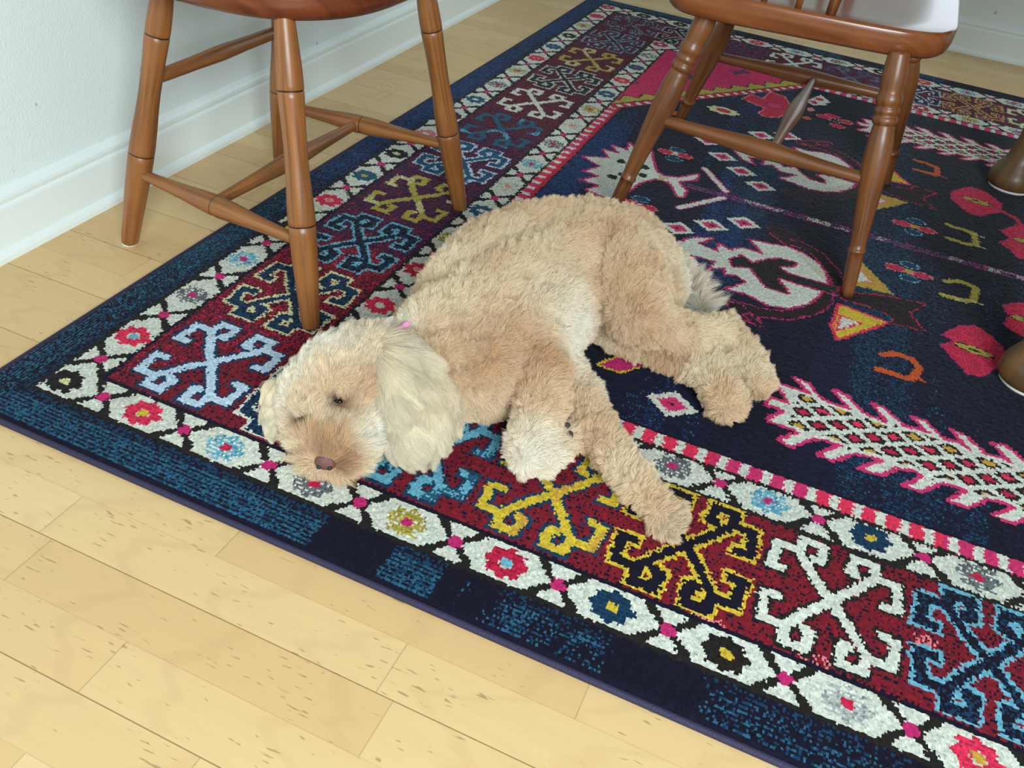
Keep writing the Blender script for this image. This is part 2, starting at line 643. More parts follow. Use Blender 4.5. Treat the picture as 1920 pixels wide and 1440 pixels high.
INL = [None, ('rose', 'cream'), ('crimson', 'salmon'), ('dyel', 'crimson'), ('teal', 'cream'), ('cream2', 'salmon'), ('lblue', 'crimson'),
       ('grey', 'crimson'), ('cream2', 'salmon'), ('dyel', 'crimson'), ('teal', 'cream'), ('rose', 'gold'), ('teal', 'crimson'),
       ('grey', 'cream'), ('plum', 'crimson'), ('dyel', 'grey')]
CI = .348
for i in range(0, 20):
    cu = CI + PIT * i
    if cu > LEN - CI + .02:
        break
    for cv, sh in ((CI + .004, 0), (WID - CI, 2)):
        flower(cu, cv, *INN[(i - 4 + sh) % 6])
        cross(cu + PIT / 2, cv)
for i in range(1, 15):
    cv = CI + (WID - 2 * CI) / 14 * i
    for cu in (CI, LEN - CI):
        if i < 14:
            flower(cu, cv, *INL[i])
for i in range(0, 14):
    for cu in (CI, LEN - CI):
        cross(cu, CI + (WID - 2 * CI) / 14 * (i + .5), True)
for e_ in (E[1], E[2], E[3], E[4]):
    wob = RNG.random((NV, NU)) * .0022
    put(np.abs(D - e_) < .0026 + wob * .6, 'black' if e_ != E[2] else 'dnavy')

# crabs
A1 = [(0, 0), (.022, .027), (.046, .062)]
A2 = [(.045, .062), (.043, .083), (.019, .083), (.017, .060), (.024, .055)]
A3 = [(.045, .062), (.071, .061), (.074, .024), (.060, .022)]


def crab(cu, cv, style, c_in, c_out, extra=None):
    sl = win(cu - .088, cu + .088, cv - .1, cv + .1)
    x, y = np.abs(U[sl] - cu), np.abs(V[sl] - cv)
    if style == 1:
        d = np.minimum(seg_d(x, y, A1), np.minimum(box_d(x, y, A2), box_d(x, y, A3)) * 1.05)
        put(sub(sl, d < .0105), c_out, .95)
        m = sub(sl, d < .0062)
        put(m, c_in)
        if extra:
            put(m & (sn(U, V, 41, 5, 50) > .5), extra, .7)
    else:
        d = np.minimum(seg_d(x, y, A1) + .0015, np.minimum(box_d(x, y, A2), box_d(x, y, A3)) * 1.05)
        put(sub(sl, d < .0122), c_out, .96)
        m = sub(sl, d < .0072)
        put(m, c_in)
        if extra:
            put(m, extra, .3)


TN = [(1, 'sky', 'dteal', None), (2, 'dteal', 'cream', 'navy'), (1, 'lblue', 'dteal', 'teal'), (1, 'yellow', 'dteal', 'gold'),
      (2, 'dnavy', 'yellow', None), (1, 'cream', 'black', None), (2, 'dnavy', 'lblue', 'dteal'), (1, 'dyel', 'navy', None)]
TL = [None, (2, 'dteal', 'pale', 'navy'), (2, 'dnavy', 'lblue', 'dteal'), (1, 'dyel', 'purple', 'pale'), (2, 'teal', 'sky', 'blue'),
      (1, 'teal', 'purple', 'lblue'), (1, 'cream', 'wine', None), (2, 'dnavy', 'cream2', 'dteal'), (1, 'dyel', 'wine', 'pale'),
      (2, 'wine', 'lblue', None), (2, 'dnavy', 'mauve', 'lgrey')]
TF = [None, (2, 'dnavy', 'lgrey', None), (2, 'plum', 'mauve', None), (1, 'cream', 'plum', None), (1, 'mauve', 'dteal', 'grey'),
      (2, 'dnavy', 'sky', 'plum'), (2, 'plum', 'dyel', 'salmon'), (1, 'pale', 'dteal', 'dyel'), (2, 'dnavy', 'lblue', None)]
for i in range(0, 18):
    cu = .221 + .1728 * i
    if cu > LEN - .2:
        break
    crab(cu, .223, *TN[i % 8])
    if i:
        crab(cu, WID - .221, *TF[1 + (i - 1) % 8])
for i in range(1, 11):
    crab(.221, .221 + .2047 * i, *TL[i])
    crab(LEN - .221, .221 + .2047 * i, *TL[1 + (i + 2) % 10])

# ---- field motifs, measured on the rug plane
z3 = lambda x, y: at(1040 + x / 4, 240 + y / 4)[:2]
z4 = lambda x, y: at(1440 + x / 4, 240 + y / 4)[:2]
z5 = lambda x, y: at(1060 + x / 4, 560 + y / 4)[:2]
z6 = lambda x, y: at(1440 + x / 4, 560 + y / 4)[:2]
z1 = lambda x, y: at(1000 + x / 4, y / 4)[:2]
z2 = lambda x, y: at(1440 + x / 4, y / 4)[:2]
MID = 1.2275


def mir(p):
    return np.array([p[0], 2 * MID - p[1]])


def shape(pts, fill, line=None, lw=.0045, closed=True, mirror=False):
    P = [np.asarray(p) for p in pts]
    for Q in ([P, [mir(p) for p in P]] if mirror else [P]):
        xs = [p[0] for p in Q]; ys = [p[1] for p in Q]
        sl = win(min(xs), max(xs), min(ys), max(ys), True)
        X, Y = XW[sl], YW[sl]
        if line:
            d = seg_d(X, Y, Q + [Q[0]] if closed else Q)
            put(sub(sl, (d < lw) | (inpoly(X, Y, Q) if closed else False)), line)
            if fill:
                m = inpoly(X, Y, Q) & (d > lw * .35)
                put(sub(sl, m), fill)
        elif fill:
            put(sub(sl, inpoly(X, Y, Q)), fill)


def stroke(pts, col, wd, line=None, lw=.004, mirror=False):
    P = [np.asarray(p) for p in pts]
    for Q in ([P, [mir(p) for p in P]] if mirror else [P]):
        xs = [p[0] for p in Q]; ys = [p[1] for p in Q]
        sl = win(min(xs) - wd, max(xs) + wd, min(ys) - wd, max(ys) + wd, True)
        d = seg_d(XW[sl], YW[sl], Q)
        if line:
            put(sub(sl, d < wd + lw), line)
        put(sub(sl, d < wd), col)


def blob(c, rx, ry, ang, col, line=None, lw=.004, mirror=False, rag=0.0):
    for cc, sg in ([(c, 1), (mir(c), -1)] if mirror else [(c, 1)]):
        R = max(rx, ry) + .01
        sl = win(cc[0] - R, cc[0] + R, cc[1] - R, cc[1] + R, True)
        X, Y = XW[sl] - cc[0], YW[sl] - cc[1]
        a = math.radians(ang) * sg
        x, y = X * math.cos(a) + Y * math.sin(a), -X * math.sin(a) + Y * math.cos(a)
        th = np.arctan2(y / ry, x / rx)
        q = np.hypot(x / rx, y / ry) / (1 + rag * np.cos(8 * th))
        if line:
            put(sub(sl, q < 1 + lw / min(rx, ry)), line)
        put(sub(sl, q < 1), col)


Fm = [z for z in ()]
# mid line along the rug
ml = (np.abs(YW - (MID - .004 * (XW - .7))) < .0085) & (U > .58) & (U < LEN - .58)
put(ml, 'mauve', .55)
put(ml & (sn(U, V, 51, 4, 60) > .6), 'lgrey', .6)
put(ml & (sn(U, V, 52, 4, 40) > .9), 'cream2', .5)
put((np.abs(np.abs(YW - MID + .004 * (XW - .7)) - .009) < .0018) & (U > .6), 'magenta', .45)

# crown with teeth
shape([z3(*q) for q in [(720, 150), (620, 165), (560, 110), (545, 165), (430, 130), (480, 190), (365, 160), (410, 225), (210, 212), (345, 290), (218, 322), (335, 362),
                        (200, 388), (345, 432), (240, 462), (330, 500), (430, 545), (520, 500), (640, 410), (750, 382), (850, 402), (890, 450), (920, 512),
                        (960, 520), (990, 470), (940, 420), (930, 400), (1065, 390), (1078, 345), (930, 372), (830, 362), (762, 330), (738, 250)]], 'cream', 'magenta')
for q, rx in (((600, 290), .022), ((500, 250), .010), ((430, 365), .011), ((680, 295), .010), ((660, 355), .010), ((520, 350), .012)):
    blob(z3(*q), rx, .012, 20, 'black')
put(sub(win(.5, .56, 1.1, 1.3, True), np.hypot(XW[win(.5, .56, 1.1, 1.3, True)] - z3(810, 375)[0], YW[win(.5, .56, 1.1, 1.3, True)] - z3(810, 375)[1]) < .012), 'dyel', .5)
# two white bars meeting in a point
stroke([z3(1125, 305), z3(1285, 475)], 'cream', .0062, 'magenta', .003)
stroke([z3(935, 598), z3(1265, 525)], 'cream', .0062, 'magenta', .003)
# twin flowers
for za, q1, q2, q3, q4, kc in ((z3, (835, 178), (978, 212), (920, 165), (890, 232), 'cream'), (z3, (555, 555), (700, 600), (650, 535), (600, 620), 'cream'),
                               (z4, (1008, 715), (1192, 768), (1115, 700), (1090, 782), 'gold'), (z4, (955, 1048), (1155, 1108), (1065, 1030), (1060, 1130), 'gold')):
    for q in (q3, q4):
        blob(za(*q), .016, .012, 0, 'dteal', 'lblue', .002)
    c_ = (za(*q1) + za(*q2)) / 2
    blob(c_, .015, .010, 0, kc)
    for q in (q1, q2):
        blob(za(*q), .0165, .0115, 0, 'crimson', 'salmon', .0022, rag=.08)
        blob(za(*q), .006, .004, 0, 'pink')
# diamonds
dia = [(-.040, 0), (.003, .042), (.036, .010), (.001, -.040)]


def diamond(c, s=1.0):
    c = np.asarray(c)
    h = np.array([.0375 * s, .0305 * s])
    P = [c + np.array(q) * h for q in ((-1, 0), (0, 1), (1, 0), (0, -1))]
    shape(P, 'cream')
    P = [c + np.array(q) * h * .58 for q in ((-1, 0), (0, 1), (1, 0), (0, -1))]
    shape(P, 'pink')
    blob(c, .0045, .003, 0, 'black')


for za, q in ((z3, (1155, 98)), (z3, (1260, 215)), (z3, (1400, 325)), (z3, (1545, 436)), (z3, (925, 752)), (z3, (1175, 730)), (z3, (1415, 711)),
              (z3, (1550, 55)), (z3, (1745, 60))):
    diamond(za(*q), .95)
diamond(z5(800, 790), 1.05)
diamond(mir(z5(800, 790)), .9)
# dark hooks, then the big white bird fields
for mr in (False, True):
    Zf = (lambda f: (lambda x, y: mir(f(x, y)))) if mr else (lambda f: f)
    a3, a4, a5, a6 = Zf(z3), Zf(z4), Zf(z5), Zf(z6)
    stroke([a4(*q) for q in [(60, 790), (140, 850), (260, 880), (380, 950), (470, 1050), (525, 1150), (560, 1240)]], 'brown', .0115, 'magenta' if not mr else 'plum', .0022)
    blob(a4(105, 785), .030, .015, -10, 'brown', 'plum', .003)
    stroke([a4(*q) for q in [(430, 1250), (415, 1320), (300, 1375), (130, 1405), (-60, 1385), (-220, 1330), (-300, 1310)]], 'brown', .0125, 'magenta', .0026)
    stroke([a5(*q) for q in [(1280, 60), (1330, 110), (1400, 150)]], 'brown', .013, 'magenta', .0022)
    stroke([a5(*q) for q in [(1370, 130), (1450, 195)]], 'brown', .006, 'magenta', .0022)
    shape([a3(*q) for q in [(880, 860), (1060, 820), (1190, 830), (1080, 865), (1150, 900), (1215, 925), (1240, 870), (1310, 915), (1420, 900), (1570, 950),
                            (1470, 840), (1610, 868), (1740, 888), (1860, 938), (1960, 1005), (2025, 1080), (2045, 1145), (2000, 1230), (1970, 1270), (1900, 1320),
                            (1750, 1352), (1600, 1330), (1450, 1250), (1290, 1205), (1440, 1160), (1370, 1105), (1280, 1098), (1275, 1050), (1160, 1055),
                            (1205, 1000), (1110, 975), (1010, 948), (1060, 1032), (1000, 1040), (920, 1060), (880, 1000)]], 'cream', 'magenta', .004)
    shape([a3(*q) for q in [(1790, 930), (1860, 940), (1960, 1005), (2025, 1080), (2040, 1140), (1985, 1110), (1880, 1010)]], 'cream2')
    shape([a3(*q) for q in [(1310, 985), (1400, 955), (1480, 1012), (1600, 985), (1700, 980), (1820, 1012), (1790, 1038), (1690, 1042), (1730, 1082), (1920, 1140),
                            (2130, 1195), (2140, 1262), (1900, 1192), (1670, 1120), (1760, 1245), (1600, 1200), (1520, 1120), (1470, 1050), (1340, 1040)]], 'black', 'magenta', .0035)
    shape([a6(*q) for q in [(480, -60), (700, -40), (900, -20), (1190, 45), (1060, 100), (1170, 243), (940, 188), (925, 130), (760, 60), (560, 5)]], 'brown', 'crimson', .0016)
    # little pennants
    shape([a6(*q) for q in [(540, 45), (900, 180), (520, 305), (482, 205)]], 'yellow', 'rose')
    shape([a6(*q) for q in [(548, 130), (685, 182), (515, 238)]], 'cream', 'rose', .003)
    shape([a4(*q) for q in [(700, 1010), (935, 1245), (660, 1180)]], 'gold', 'dyel', .002)
    shape([a4(*q) for q in [(690, 1070), (765, 1150), (670, 1150)]], 'cream', 'salmon', .002)
# horseshoes
for za, P, c_ in ((z4, [(1350, 725), (1400, 745), (1460, 760), (1550, 795), (1560, 880), (1480, 868), (1350, 825)], 'dyel'),
                  (z4, [(1330, 1150), (1440, 1150), (1555, 1195), (1545, 1300), (1420, 1285), (1310, 1250)], 'dyel'),
                  (z6, [(860, 420), (970, 412), (1080, 455), (1130, 510), (1100, 590), (1040, 600), (930, 560), (830, 530)], 'orange'),
                  (z4, [(1100, 240), (1190, 265), (1270, 300), (1270, 350), (1190, 335), (1100, 310)], 'orange')):
    stroke([za(*q) for q in P], c_, .0068)
    e = P[len(P) // 2]
    for k in (0, 1):
        q0 = P[3 + k] if len(P) < 8 else P[4 + k]
        stroke([za(*q0), za(q0[0] + 75, q0[1] + 30)], c_ if c_ == 'orange' else 'pale', .0018)
# red lozenge flowers
for za, P, q, ang in ((z4, [(1380, 482), (1450, 455), (1530, 443), (1640, 482), (1700, 530), (1755, 572), (1740, 632), (1660, 640), (1590, 662), (1520, 640), (1470, 610), (1380, 532)], (1565, 548), -8),
                      (z6, [(1310, 268), (1450, 205), (1560, 205), (1660, 275), (1740, 350), (1800, 430), (1760, 470), (1690, 530), (1610, 583), (1490, 560), (1400, 460), (1300, 352), (1400, 318)], (1550, 388), -8),
                      (z4, [(1745, 770), (1900, 722), (2010, 760), (2120, 850), (2150, 960), (2020, 1010), (1890, 980), (1800, 900), (1738, 862), (1820, 830)], (1960, 860), 0),
                      (z6, [(1762, 48), (1900, 30), (2010, 90), (2120, 190), (2090, 270), (1960, 300), (1870, 262), (1775, 195), (1810, 130)], (1960, 170), 0)):
    shape([za(*p_) for p_ in P], 'crimson', 'magenta', .002)
    m = sub(*(lambda s: (s, inpoly(XW[s], YW[s], [za(*p_) for p_ in P])))(win(.9, 1.7, .6, 1.8, True)))
    put(m, 'rose', .3)
    blob(za(*q), .034, .0125, ang, 'dnavy')
    blob(za(*q), .031, .0105, ang, 'dyel', rag=.06)
    blob(za(*q), .011, .0035, ang, 'black')
stroke([z4(1750, 620), z4(1860, 680), z4(1930, 760)], 'crimson', .006)
stroke([z6(1780, 430), z6(1900, 430)], 'crimson', .006)
# saw-edged leaf with a lattice inside
leaf = [(60, 632), (200, 680), (325, 718), (210, 600), (300, 632), (390, 750), (500, 795), (620, 830), (500, 688), (590, 730), (700, 850), (790, 895), (900, 930), (790, 788), (880, 830),
        (1020, 960), (1110, 975), (1210, 1010), (1085, 888), (1180, 920), (1310, 1050), (1420, 1080), (1520, 1140), (1380, 985), (1480, 1030), (1630, 1170), (1740, 1195), (1840, 1240),
        (1690, 1088), (1790, 1110), (1960, 1250), (2080, 1280), (2200, 1340), (2060, 1200), (2150, 1230), (2330, 1370), (2700, 1540), (2700, 2050),
        (2400, 1900), (2240, 1830), (2100, 1770), (2010, 1690), (1960, 1640), (1830, 1682), (1695, 1622), (1862, 1570), (1780, 1530), (1650, 1500), (1500, 1562), (1358, 1512), (1500, 1440),
        (1400, 1400), (1290, 1380), (1150, 1442), (1025, 1402), (1172, 1332), (1080, 1280), (965, 1270), (850, 1322), (685, 1272), (868, 1218), (760, 1180), (640, 1158), (490, 1215),
        (378, 1165), (545, 1105), (440, 1060), (330, 1048), (180, 1110), (80, 1055), (242, 1005), (130, 960), (10, 915), (0, 900), (120, 850), (60, 810), (-20, 800), (20, 742), (150, 790), (110, 700)]
LP = [z6(*q) for q in leaf]
for Q, mr in ((LP, False), ([mir(p) for p in LP], True)):
    shape(Q, 'cream', 'pink', .0045)
    sl = win(.9, 1.75, .25, 2.2, True)
    X, Y = XW[sl], YW[sl]
    ins = inpoly(X, Y, Q) & (seg_d(X, Y, Q + [Q[0]]) > .009)
    Yn = 2 * MID - Y if mr else Y
    # lattice measured between the little flowers
    b1 = np.array([.0262, .0172]); b2 = np.array([.0255, -.0195]); o_ = np.array([.999, .563])
    Mi = np.linalg.inv(np.stack([b1, b2], 1))
    s = Mi[0, 0] * (X - o_[0]) + Mi[0, 1] * (Yn - o_[1]); t = Mi[1, 0] * (X - o_[0]) + Mi[1, 1] * (Yn - o_[1])
    si, ti = np.round(s), np.round(t)
    q = np.maximum(np.abs(s - si), np.abs(t - ti))
    body = (np.abs(Yn - (.563 - .018 * (X - 1.0)) + 0.0) < .052) & (X > .985)
    body = (Yn < .612) & (Yn > .510 - .02 * np.clip(X - 1.1, 0, 1)) & (X > .985)
    put(sub(sl, ins & body & (q < .36)), 'black')
    hh = ((si * 3 + ti * 5) % 4)
    for k, c_ in enumerate(('crimson', 'crimson', 'gold', 'rose')):
        put(sub(sl, ins & body & (q < .2) & (hh == k)), c_)
# arrow by the front paw and its neighbours
shape([z5(*q) for q in [(262, 348), (330, 350), (450, 410), (640, 440), (690, 460), (560, 510), (410, 555), (245, 492), (385, 440)]], 'magenta', 'yellow', .003)
shape([z5(*q) for q in [(830, 540), (935, 590), (900, 600), (850, 580)]], 'crimson', 'yellow', .003)
# cream flower and carnation under the far chair
blob(z1(1425, 830), .040, .026, 0, 'pale', rag=.1)
blob(z1(1425, 830), .020, .013, 0, 'crimson', rag=.1)
shape([z1(*q) for q in [(1570, 742), (1640, 708), (1720, 742), (1780, 690), (1880, 722), (1925, 790), (1900, 850), (1840, 878), (1740, 876), (1690, 850), (1740, 810), (1660, 780)]], 'crimson', 'salmon', .003)
blob(z1(1810, 795), .022, .02, 0, 'pink', 'plum', .002)
shape([z2(*q) for q in [(325, 740), (400, 712), (470, 770), (390, 785)]], 'cream'); blob(z2(385, 745), .012, .012, 0, 'crimson')
blob(z2(320, 822), .010, .016, 0, 'salmon'); blob(z2(293, 886), .011, .012, 0, 'orange')
for q in ((420, 875), (580, 915), (520, 945), (480, 870)):
    blob(z2(*q), .018, .013, 0, 'crimson', 'salmon', .002)
blob(z2(500, 905), .014, .008, 0, 'brown', 'cream2', .002)
blob(z1(1065, 850), .02, .016, 0, 'orange')

# clipped corners: red triangles behind a zigzag, and the striped guard line
cx0, cy0 = warp(np.array(.41), np.array(.0))
zig = PIT
for corner in (0, 1, 2, 3):
    xx = XW if corner in (0, 1) else (LEN - .02 - XW)
    yy = YW if corner in (0, 2) else (2 * MID + .012 - YW - .012)
    a = np.array([.388, .845]); b = np.array([.742, .385])
    t = (b - a) / np.linalg.norm(b - a); n = np.array([t[1], -t[0]])
    sd = (xx - a[0]) * n[0] + (yy - a[1]) * n[1]       # > 0 towards the field
    if n[0] < 0:
        sd = -sd
    al = (xx - a[0]) * t[0] + (yy - a[1]) * t[1]
    inr = FIELD | ((D > E[4]) & (sd < .03))
    rw = inr & (D > E[4] + .002)
    put(rw & (sd < 0), 'pink')
    put(rw & (sd < 0) & (RNG.random(U.shape) < .3), 'crimson')
    put(rw & (sd < 0) & (sd > -.17) & (np.abs((al % .2) - .1) < .03) & (np.abs(sd + .13) < .016), 'dteal', .7)
    zz = .018 + .026 * (1 - np.abs(((al / .062) % 1) - .5) * 2)
    put(rw & (sd < 0) & (sd > -zz - .005), 'black')
    put(rw & (sd < 0) & (sd > -zz), 'dyel')
    put(rw & (sd > -.004) & (sd < .002), 'black')
    g2 = rw & (sd >= .0) & (sd < .024)
    put(g2, 'crimson')
    put(g2 & ((al / .0298) % 1 < .42) & (sd > .004) & (sd < .02), 'cream')
    FIELD = FIELD & ~(rw & (sd < .024))
    C_keep = rw & (sd < .024)
    if corner == 0:
        cut = C_keep
    else:
        cut = cut | C_keep
# straight guard stripes
gs = (D >= E[4] + .002) & (D < E[5]) & ~cut
alg = np.where(DU < DV, V, U)
put(gs, 'rose')
put(gs & (np.sin(alg * 21) > .2), 'pink')
put(gs & (((alg - .0035) / .0298) % 1 > .60), 'cream')
put(gs & (DU < DV) & (D > E[5] - .012), 'crimson')
put((np.abs(D - E[5]) < .002) & ~cut, 'dnavy')
put(np.abs(D - E[4]) < .0028, 'black')

# every knot takes the dye a little differently
C *= np.clip(RNG.normal(1, .13, U.shape + (1,)), .6, 1.5)
C *= (1 + .05 * sn(U, V, 61, 5, 12))[..., None]
C = np.clip(C, 0.004, .85)

# pile mesh
ue = np.arange(NU + 1) * LEN / NU
ve = np.arange(NV + 1) * WID / NV
UE, VE = np.meshgrid(ue, ve)
XE, YE = warp(UE, VE)
de = np.minimum(np.minimum(UE, LEN - UE), np.minimum(VE, WID - VE))
ZE = RUG_Z + RNG.normal(0, .00045, UE.shape) + .0003 * (np.arange(NV + 1) % 2)[:, None]
ZE = ZE - .0045 * np.clip(1 - de / .008, 0, 1) ** 2
JX = RNG.normal(0, .0004, UE.shape); JY = RNG.normal(0, .0004, UE.shape)
me = bpy.data.meshes.new('pile')
nv = (NU + 1) * (NV + 1)
me.vertices.add(nv)
me.vertices.foreach_set('co', np.stack([XE + JX, YE + JY, ZE], -1).astype(np.float32).ravel())
idx = np.arange(nv).reshape(NV + 1, NU + 1)
q = np.stack([idx[:-1, :-1], idx[:-1, 1:], idx[1:, 1:], idx[1:, :-1]], -1).reshape(-1, 4)
nf = len(q)
me.loops.add(nf * 4)
me.loops.foreach_set('vertex_index', q.astype(np.int32).ravel())
me.polygons.add(nf)
me.polygons.foreach_set('loop_start', np.arange(0, nf * 4, 4, dtype=np.int32))
me.update(calc_edges=True)
ca = me.attributes.new('dye', 'FLOAT_COLOR', 'FACE')
ca.data.foreach_set('color', np.concatenate([C, np.ones(C.shape[:2] + (1,))], -1).astype(np.float32).ravel())


def pile_mat():
    m, nt, b = node_mat('wool_pile')
    a = N(nt, 'ShaderNodeAttribute')
    a.attribute_name = 'dye'
    tc = N(nt, 'ShaderNodeTexCoord')
    n = N(nt, 'ShaderNodeTexNoise')
    n.inputs['Scale'].default_value = 1300; n.inputs['Detail'].default_value = 2
    nt.links.new(tc.outputs['Object'], n.inputs[0])
    c = mixc(nt, 1.0, a.outputs[0], ramp(nt, n.outputs[0], [(.25, (.62, .62, .62)), (.75, (1.25, 1.25, 1.25))]), 'MULTIPLY')
    nt.links.new(c, b.inputs['Base Color'])
    b.inputs['Roughness'].default_value = 0.85
    b.inputs['Specular IOR Level'].default_value = 0.1
    b.inputs['Sheen Weight'].default_value = 0.08
    b.inputs['Sheen Roughness'].default_value = 0.4
    bp = N(nt, 'ShaderNodeBump')
    bp.inputs['Strength'].default_value = 0.5; bp.inputs['Distance'].default_value = 0.0010
    nt.links.new(n.outputs[0], bp.inputs['Height'])
    nt.links.new(bp.outputs[0], b.inputs['Normal'])
    return m


rug = thing('rug', 'large navy and red patterned wool rug with white flowered borders', 'rug', (LEN / 2, WID / 2, 0))
pile = bpy.data.objects.new('pile', me)
COL.objects.link(pile)
me.materials.append(pile_mat())
own(pile, rug)

# serged edge all round
bnd_m = plain('serged_yarn', lin((40, 34, 64)), .7, .6, 500)
path = []
for k in range(131):
    path.append((k / 130 * LEN, 0))
for k in range(1, 101):
    path.append((LEN, k / 100 * WID))
for k in range(1, 131):
    path.append((LEN * (1 - k / 130), WID))
for k in range(1, 100):
    path.append((0, WID * (1 - k / 100)))
vs, fs = [], []
npth = len(path)
P2 = [np.array(warp(np.array(a), np.array(b))) for a, b in path]
for i in range(npth):
    t = P2[(i + 1) % npth] - P2[i - 1]
    t = t / np.linalg.norm(t)
    nr = np.array([t[1], -t[0]])
    for k in range(10):
        a = 2 * math.pi * k / 10
        p_ = P2[i] + nr * (.0022 + .0042 * math.cos(a))
        vs.append((p_[0], p_[1], .0043 + .0042 * math.sin(a)))
for i in range(npth):
    for k in range(10):
        k2 = (k + 1) % 10
        j = (i + 1) % npth
        fs.append((i * 10 + k, j * 10 + k, j * 10 + k2, i * 10 + k2))
bd = mesh_obj('binding', vs, fs, bnd_m)
bd['label'] = 'purple navy serged edge'
own(bd, rug)
# woven back under the pile
gx = [np.array(warp(np.array(a), np.array(b))) for a, b in ((0, 0), (LEN, 0), (LEN, WID), (0, WID))]
bk = mesh_obj('backing', [(p_[0], p_[1], .0008) for p_ in gx] + [(p_[0], p_[1], .0045) for p_ in gx],
              [(0, 3, 2, 1), (4, 5, 6, 7), (0, 1, 5, 4), (1, 2, 6, 5), (2, 3, 7, 6), (3, 0, 4, 7)], bnd_m, smooth=False)
own(bk, rug)

# ------------------------------------------------------------------ chairs and table
WOOD_L = wood('maple_stain', lin((104, 60, 28)), lin((140, 86, 42)), lin((164, 106, 54)))
WOOD_R = wood('oak_stain', lin((82, 44, 22)), lin((116, 68, 34)), lin((138, 84, 44)))
WOOD_S = wood('seat_stain', lin((84, 38, 20)), lin((104, 50, 26)), lin((122, 62, 34)), .25)
WOOD_T = wood('table_stain', lin((74, 50, 28)), lin((106, 74, 42)), lin((124, 88, 52)), .45)
DARK = plain('dark_line', lin((40, 22, 12)), .5)
FELT = plain('white_felt', lin((214, 212, 204)), .9)


def bamboo(P0, P1, r=1.0):
    """leg profile from foot to seat: two scored rings"""
    c = curve_prof([(0, .0125), (.02, .0138), (.12, .0160), (.24, .0185), (.36, .0196), (.44, .0187), (.56, .0162), (.68, .0165), (.78, .0180), (.86, .0172), (.94, .0148), (1, .0130)], 5)
    out = []
    for t, q in c:
        out.append([t, q * r])
    for ring in (.36, .78):
        out.append([ring - .004, None]); out.append([ring - .0015, 'd']); out.append([ring + .0015, 'd']); out.append([ring + .004, None])
    out.sort(key=lambda e: e[0])
    good = [(e[0], e[1]) for e in out if isinstance(e[1], float)]
    ts = [g[0] for g in good]; rs = [g[1] for g in good]
    fin = []
    for e in out:
        if isinstance(e[1], float):
            if any(abs(e[0] - k) < .0045 for k in (.36, .78)):
                continue
            fin.append((e[0], e[1]))
        else:
            v = float(np.interp(e[0], ts, rs))
            fin.append((e[0], v - (.0009 if e[1] == 'd' else 0), abs(e[0] - .36) < .004 or abs(e[0] - .78) < .004))
    return fin


def vase(P0, P1):
    """turned leg: taper foot, thin ring, long swelling, three rings, plain top"""
    a = curve_prof([(0, .0110), (.10, .0125), (.195, .0135)], 4)
    ring = [(.198, .0150), (.204, .0158), (.211, .0150)]
    b = curve_prof([(.214, .0135), (.35, .0165), (.50, .0205), (.58, .0218), (.66, .0205), (.71, .0175), (.725, .0165)], 6)
    r3 = [(.728, .0185), (.738, .0205), (.750, .0205), (.758, .0180), (.764, .0172), (.772, .0195), (.782, .0202), (.790, .0185), (.796, .0178), (.806, .0200), (.818, .0212), (.832, .0210), (.845, .0185)]
    c = curve_prof([(.850, .0180), (.90, .0195), (.95, .0185), (1, .0165)], 4)
    return a + ring + b + r3 + c


def spindle(ends, mid, ring=True):
    c = curve_prof([(0, ends), (.12, ends * 1.1), (.3, (ends + mid) / 2), (.44, mid * .97), (.5, mid), (.56, mid * .97), (.7, (ends + mid) / 2), (.88, ends * 1.1), (1, ends)], 4)
    if ring:
        o = [p for p in c if abs(p[0] - .5) > .012]
        k = next(i for i, p in enumerate(o) if p[0] > .5)
        o[k:k] = [(.494, mid * .99), (.498, mid * .955, True), (.502, mid * .955), (.506, mid * .99)]
        return o
    return c


def superell(cx, cy, ax, ay, n=3.2, k=64, back=1.0):
    out = []
    for i in range(k):
        a = 2 * math.pi * i / k
        c, s_ = math.cos(a), math.sin(a)
        out.append((cx + ax * math.copysign(abs(c) ** (2 / n), c), cy + ay * math.copysign(abs(s_) ** (2 / n), s_) * (1 if c > 0 else back)))
    return out


def slab(name, outline, z0, z1, mat, rb=.014, rt=.006, dish=0.0, undercut=.02):
    """seat: rounded slab with an undercut lower edge and a slightly dished top"""
    P = np.array(outline)
    c = P.mean(0)
    n = len(P)
    rad = np.linalg.norm(P - c, axis=1, keepdims=True)
    dirv = (P - c) / rad
    rings = []
    steps = [(-undercut - .03, z0), (-undercut, z0), (-undercut * .45, z0 + (z1 - z0) * .12), (-undercut * .12, z0 + (z1 - z0) * .35), (0, z0 + (z1 - z0) * .62),
             (-.001, z1 - rt * .9), (-rt * .4, z1 - rt * .25), (-rt * 1.3, z1)]
    for o_, z in steps:
        rings.append(np.concatenate([P + dirv * o_, np.full((n, 1), z)], 1))
    for fr in (.8, .6, .4, .2):
        rings.append(np.concatenate([c + (P - c) * fr, np.full((n, 1), z1 - dish * (1 - fr ** 2))], 1))
    vs = np.concatenate(rings)
    fs = []
    for k in range(len(rings) - 1):
        for i in range(n):
            j = (i + 1) % n
            fs.append((k * n + i, k * n + j, (k + 1) * n + j, (k + 1) * n + i))
    fs.append(tuple(range(n))[::-1])
    fs.append(tuple(range((len(rings) - 1) * n, len(rings) * n)))
    o = mesh_obj(name, vs, fs, mat)
    uv = o.data.uv_layers.new(name='UVMap')
    li = np.zeros(len(o.data.loops), int)
    o.data.loops.foreach_get('vertex_index', li)
    uv.data.foreach_set('uv', (vs[li][:, [1, 0]] + np.array([[.0, .0]]) + vs[li][:, [2, 2]] * .9).ravel())
    return o


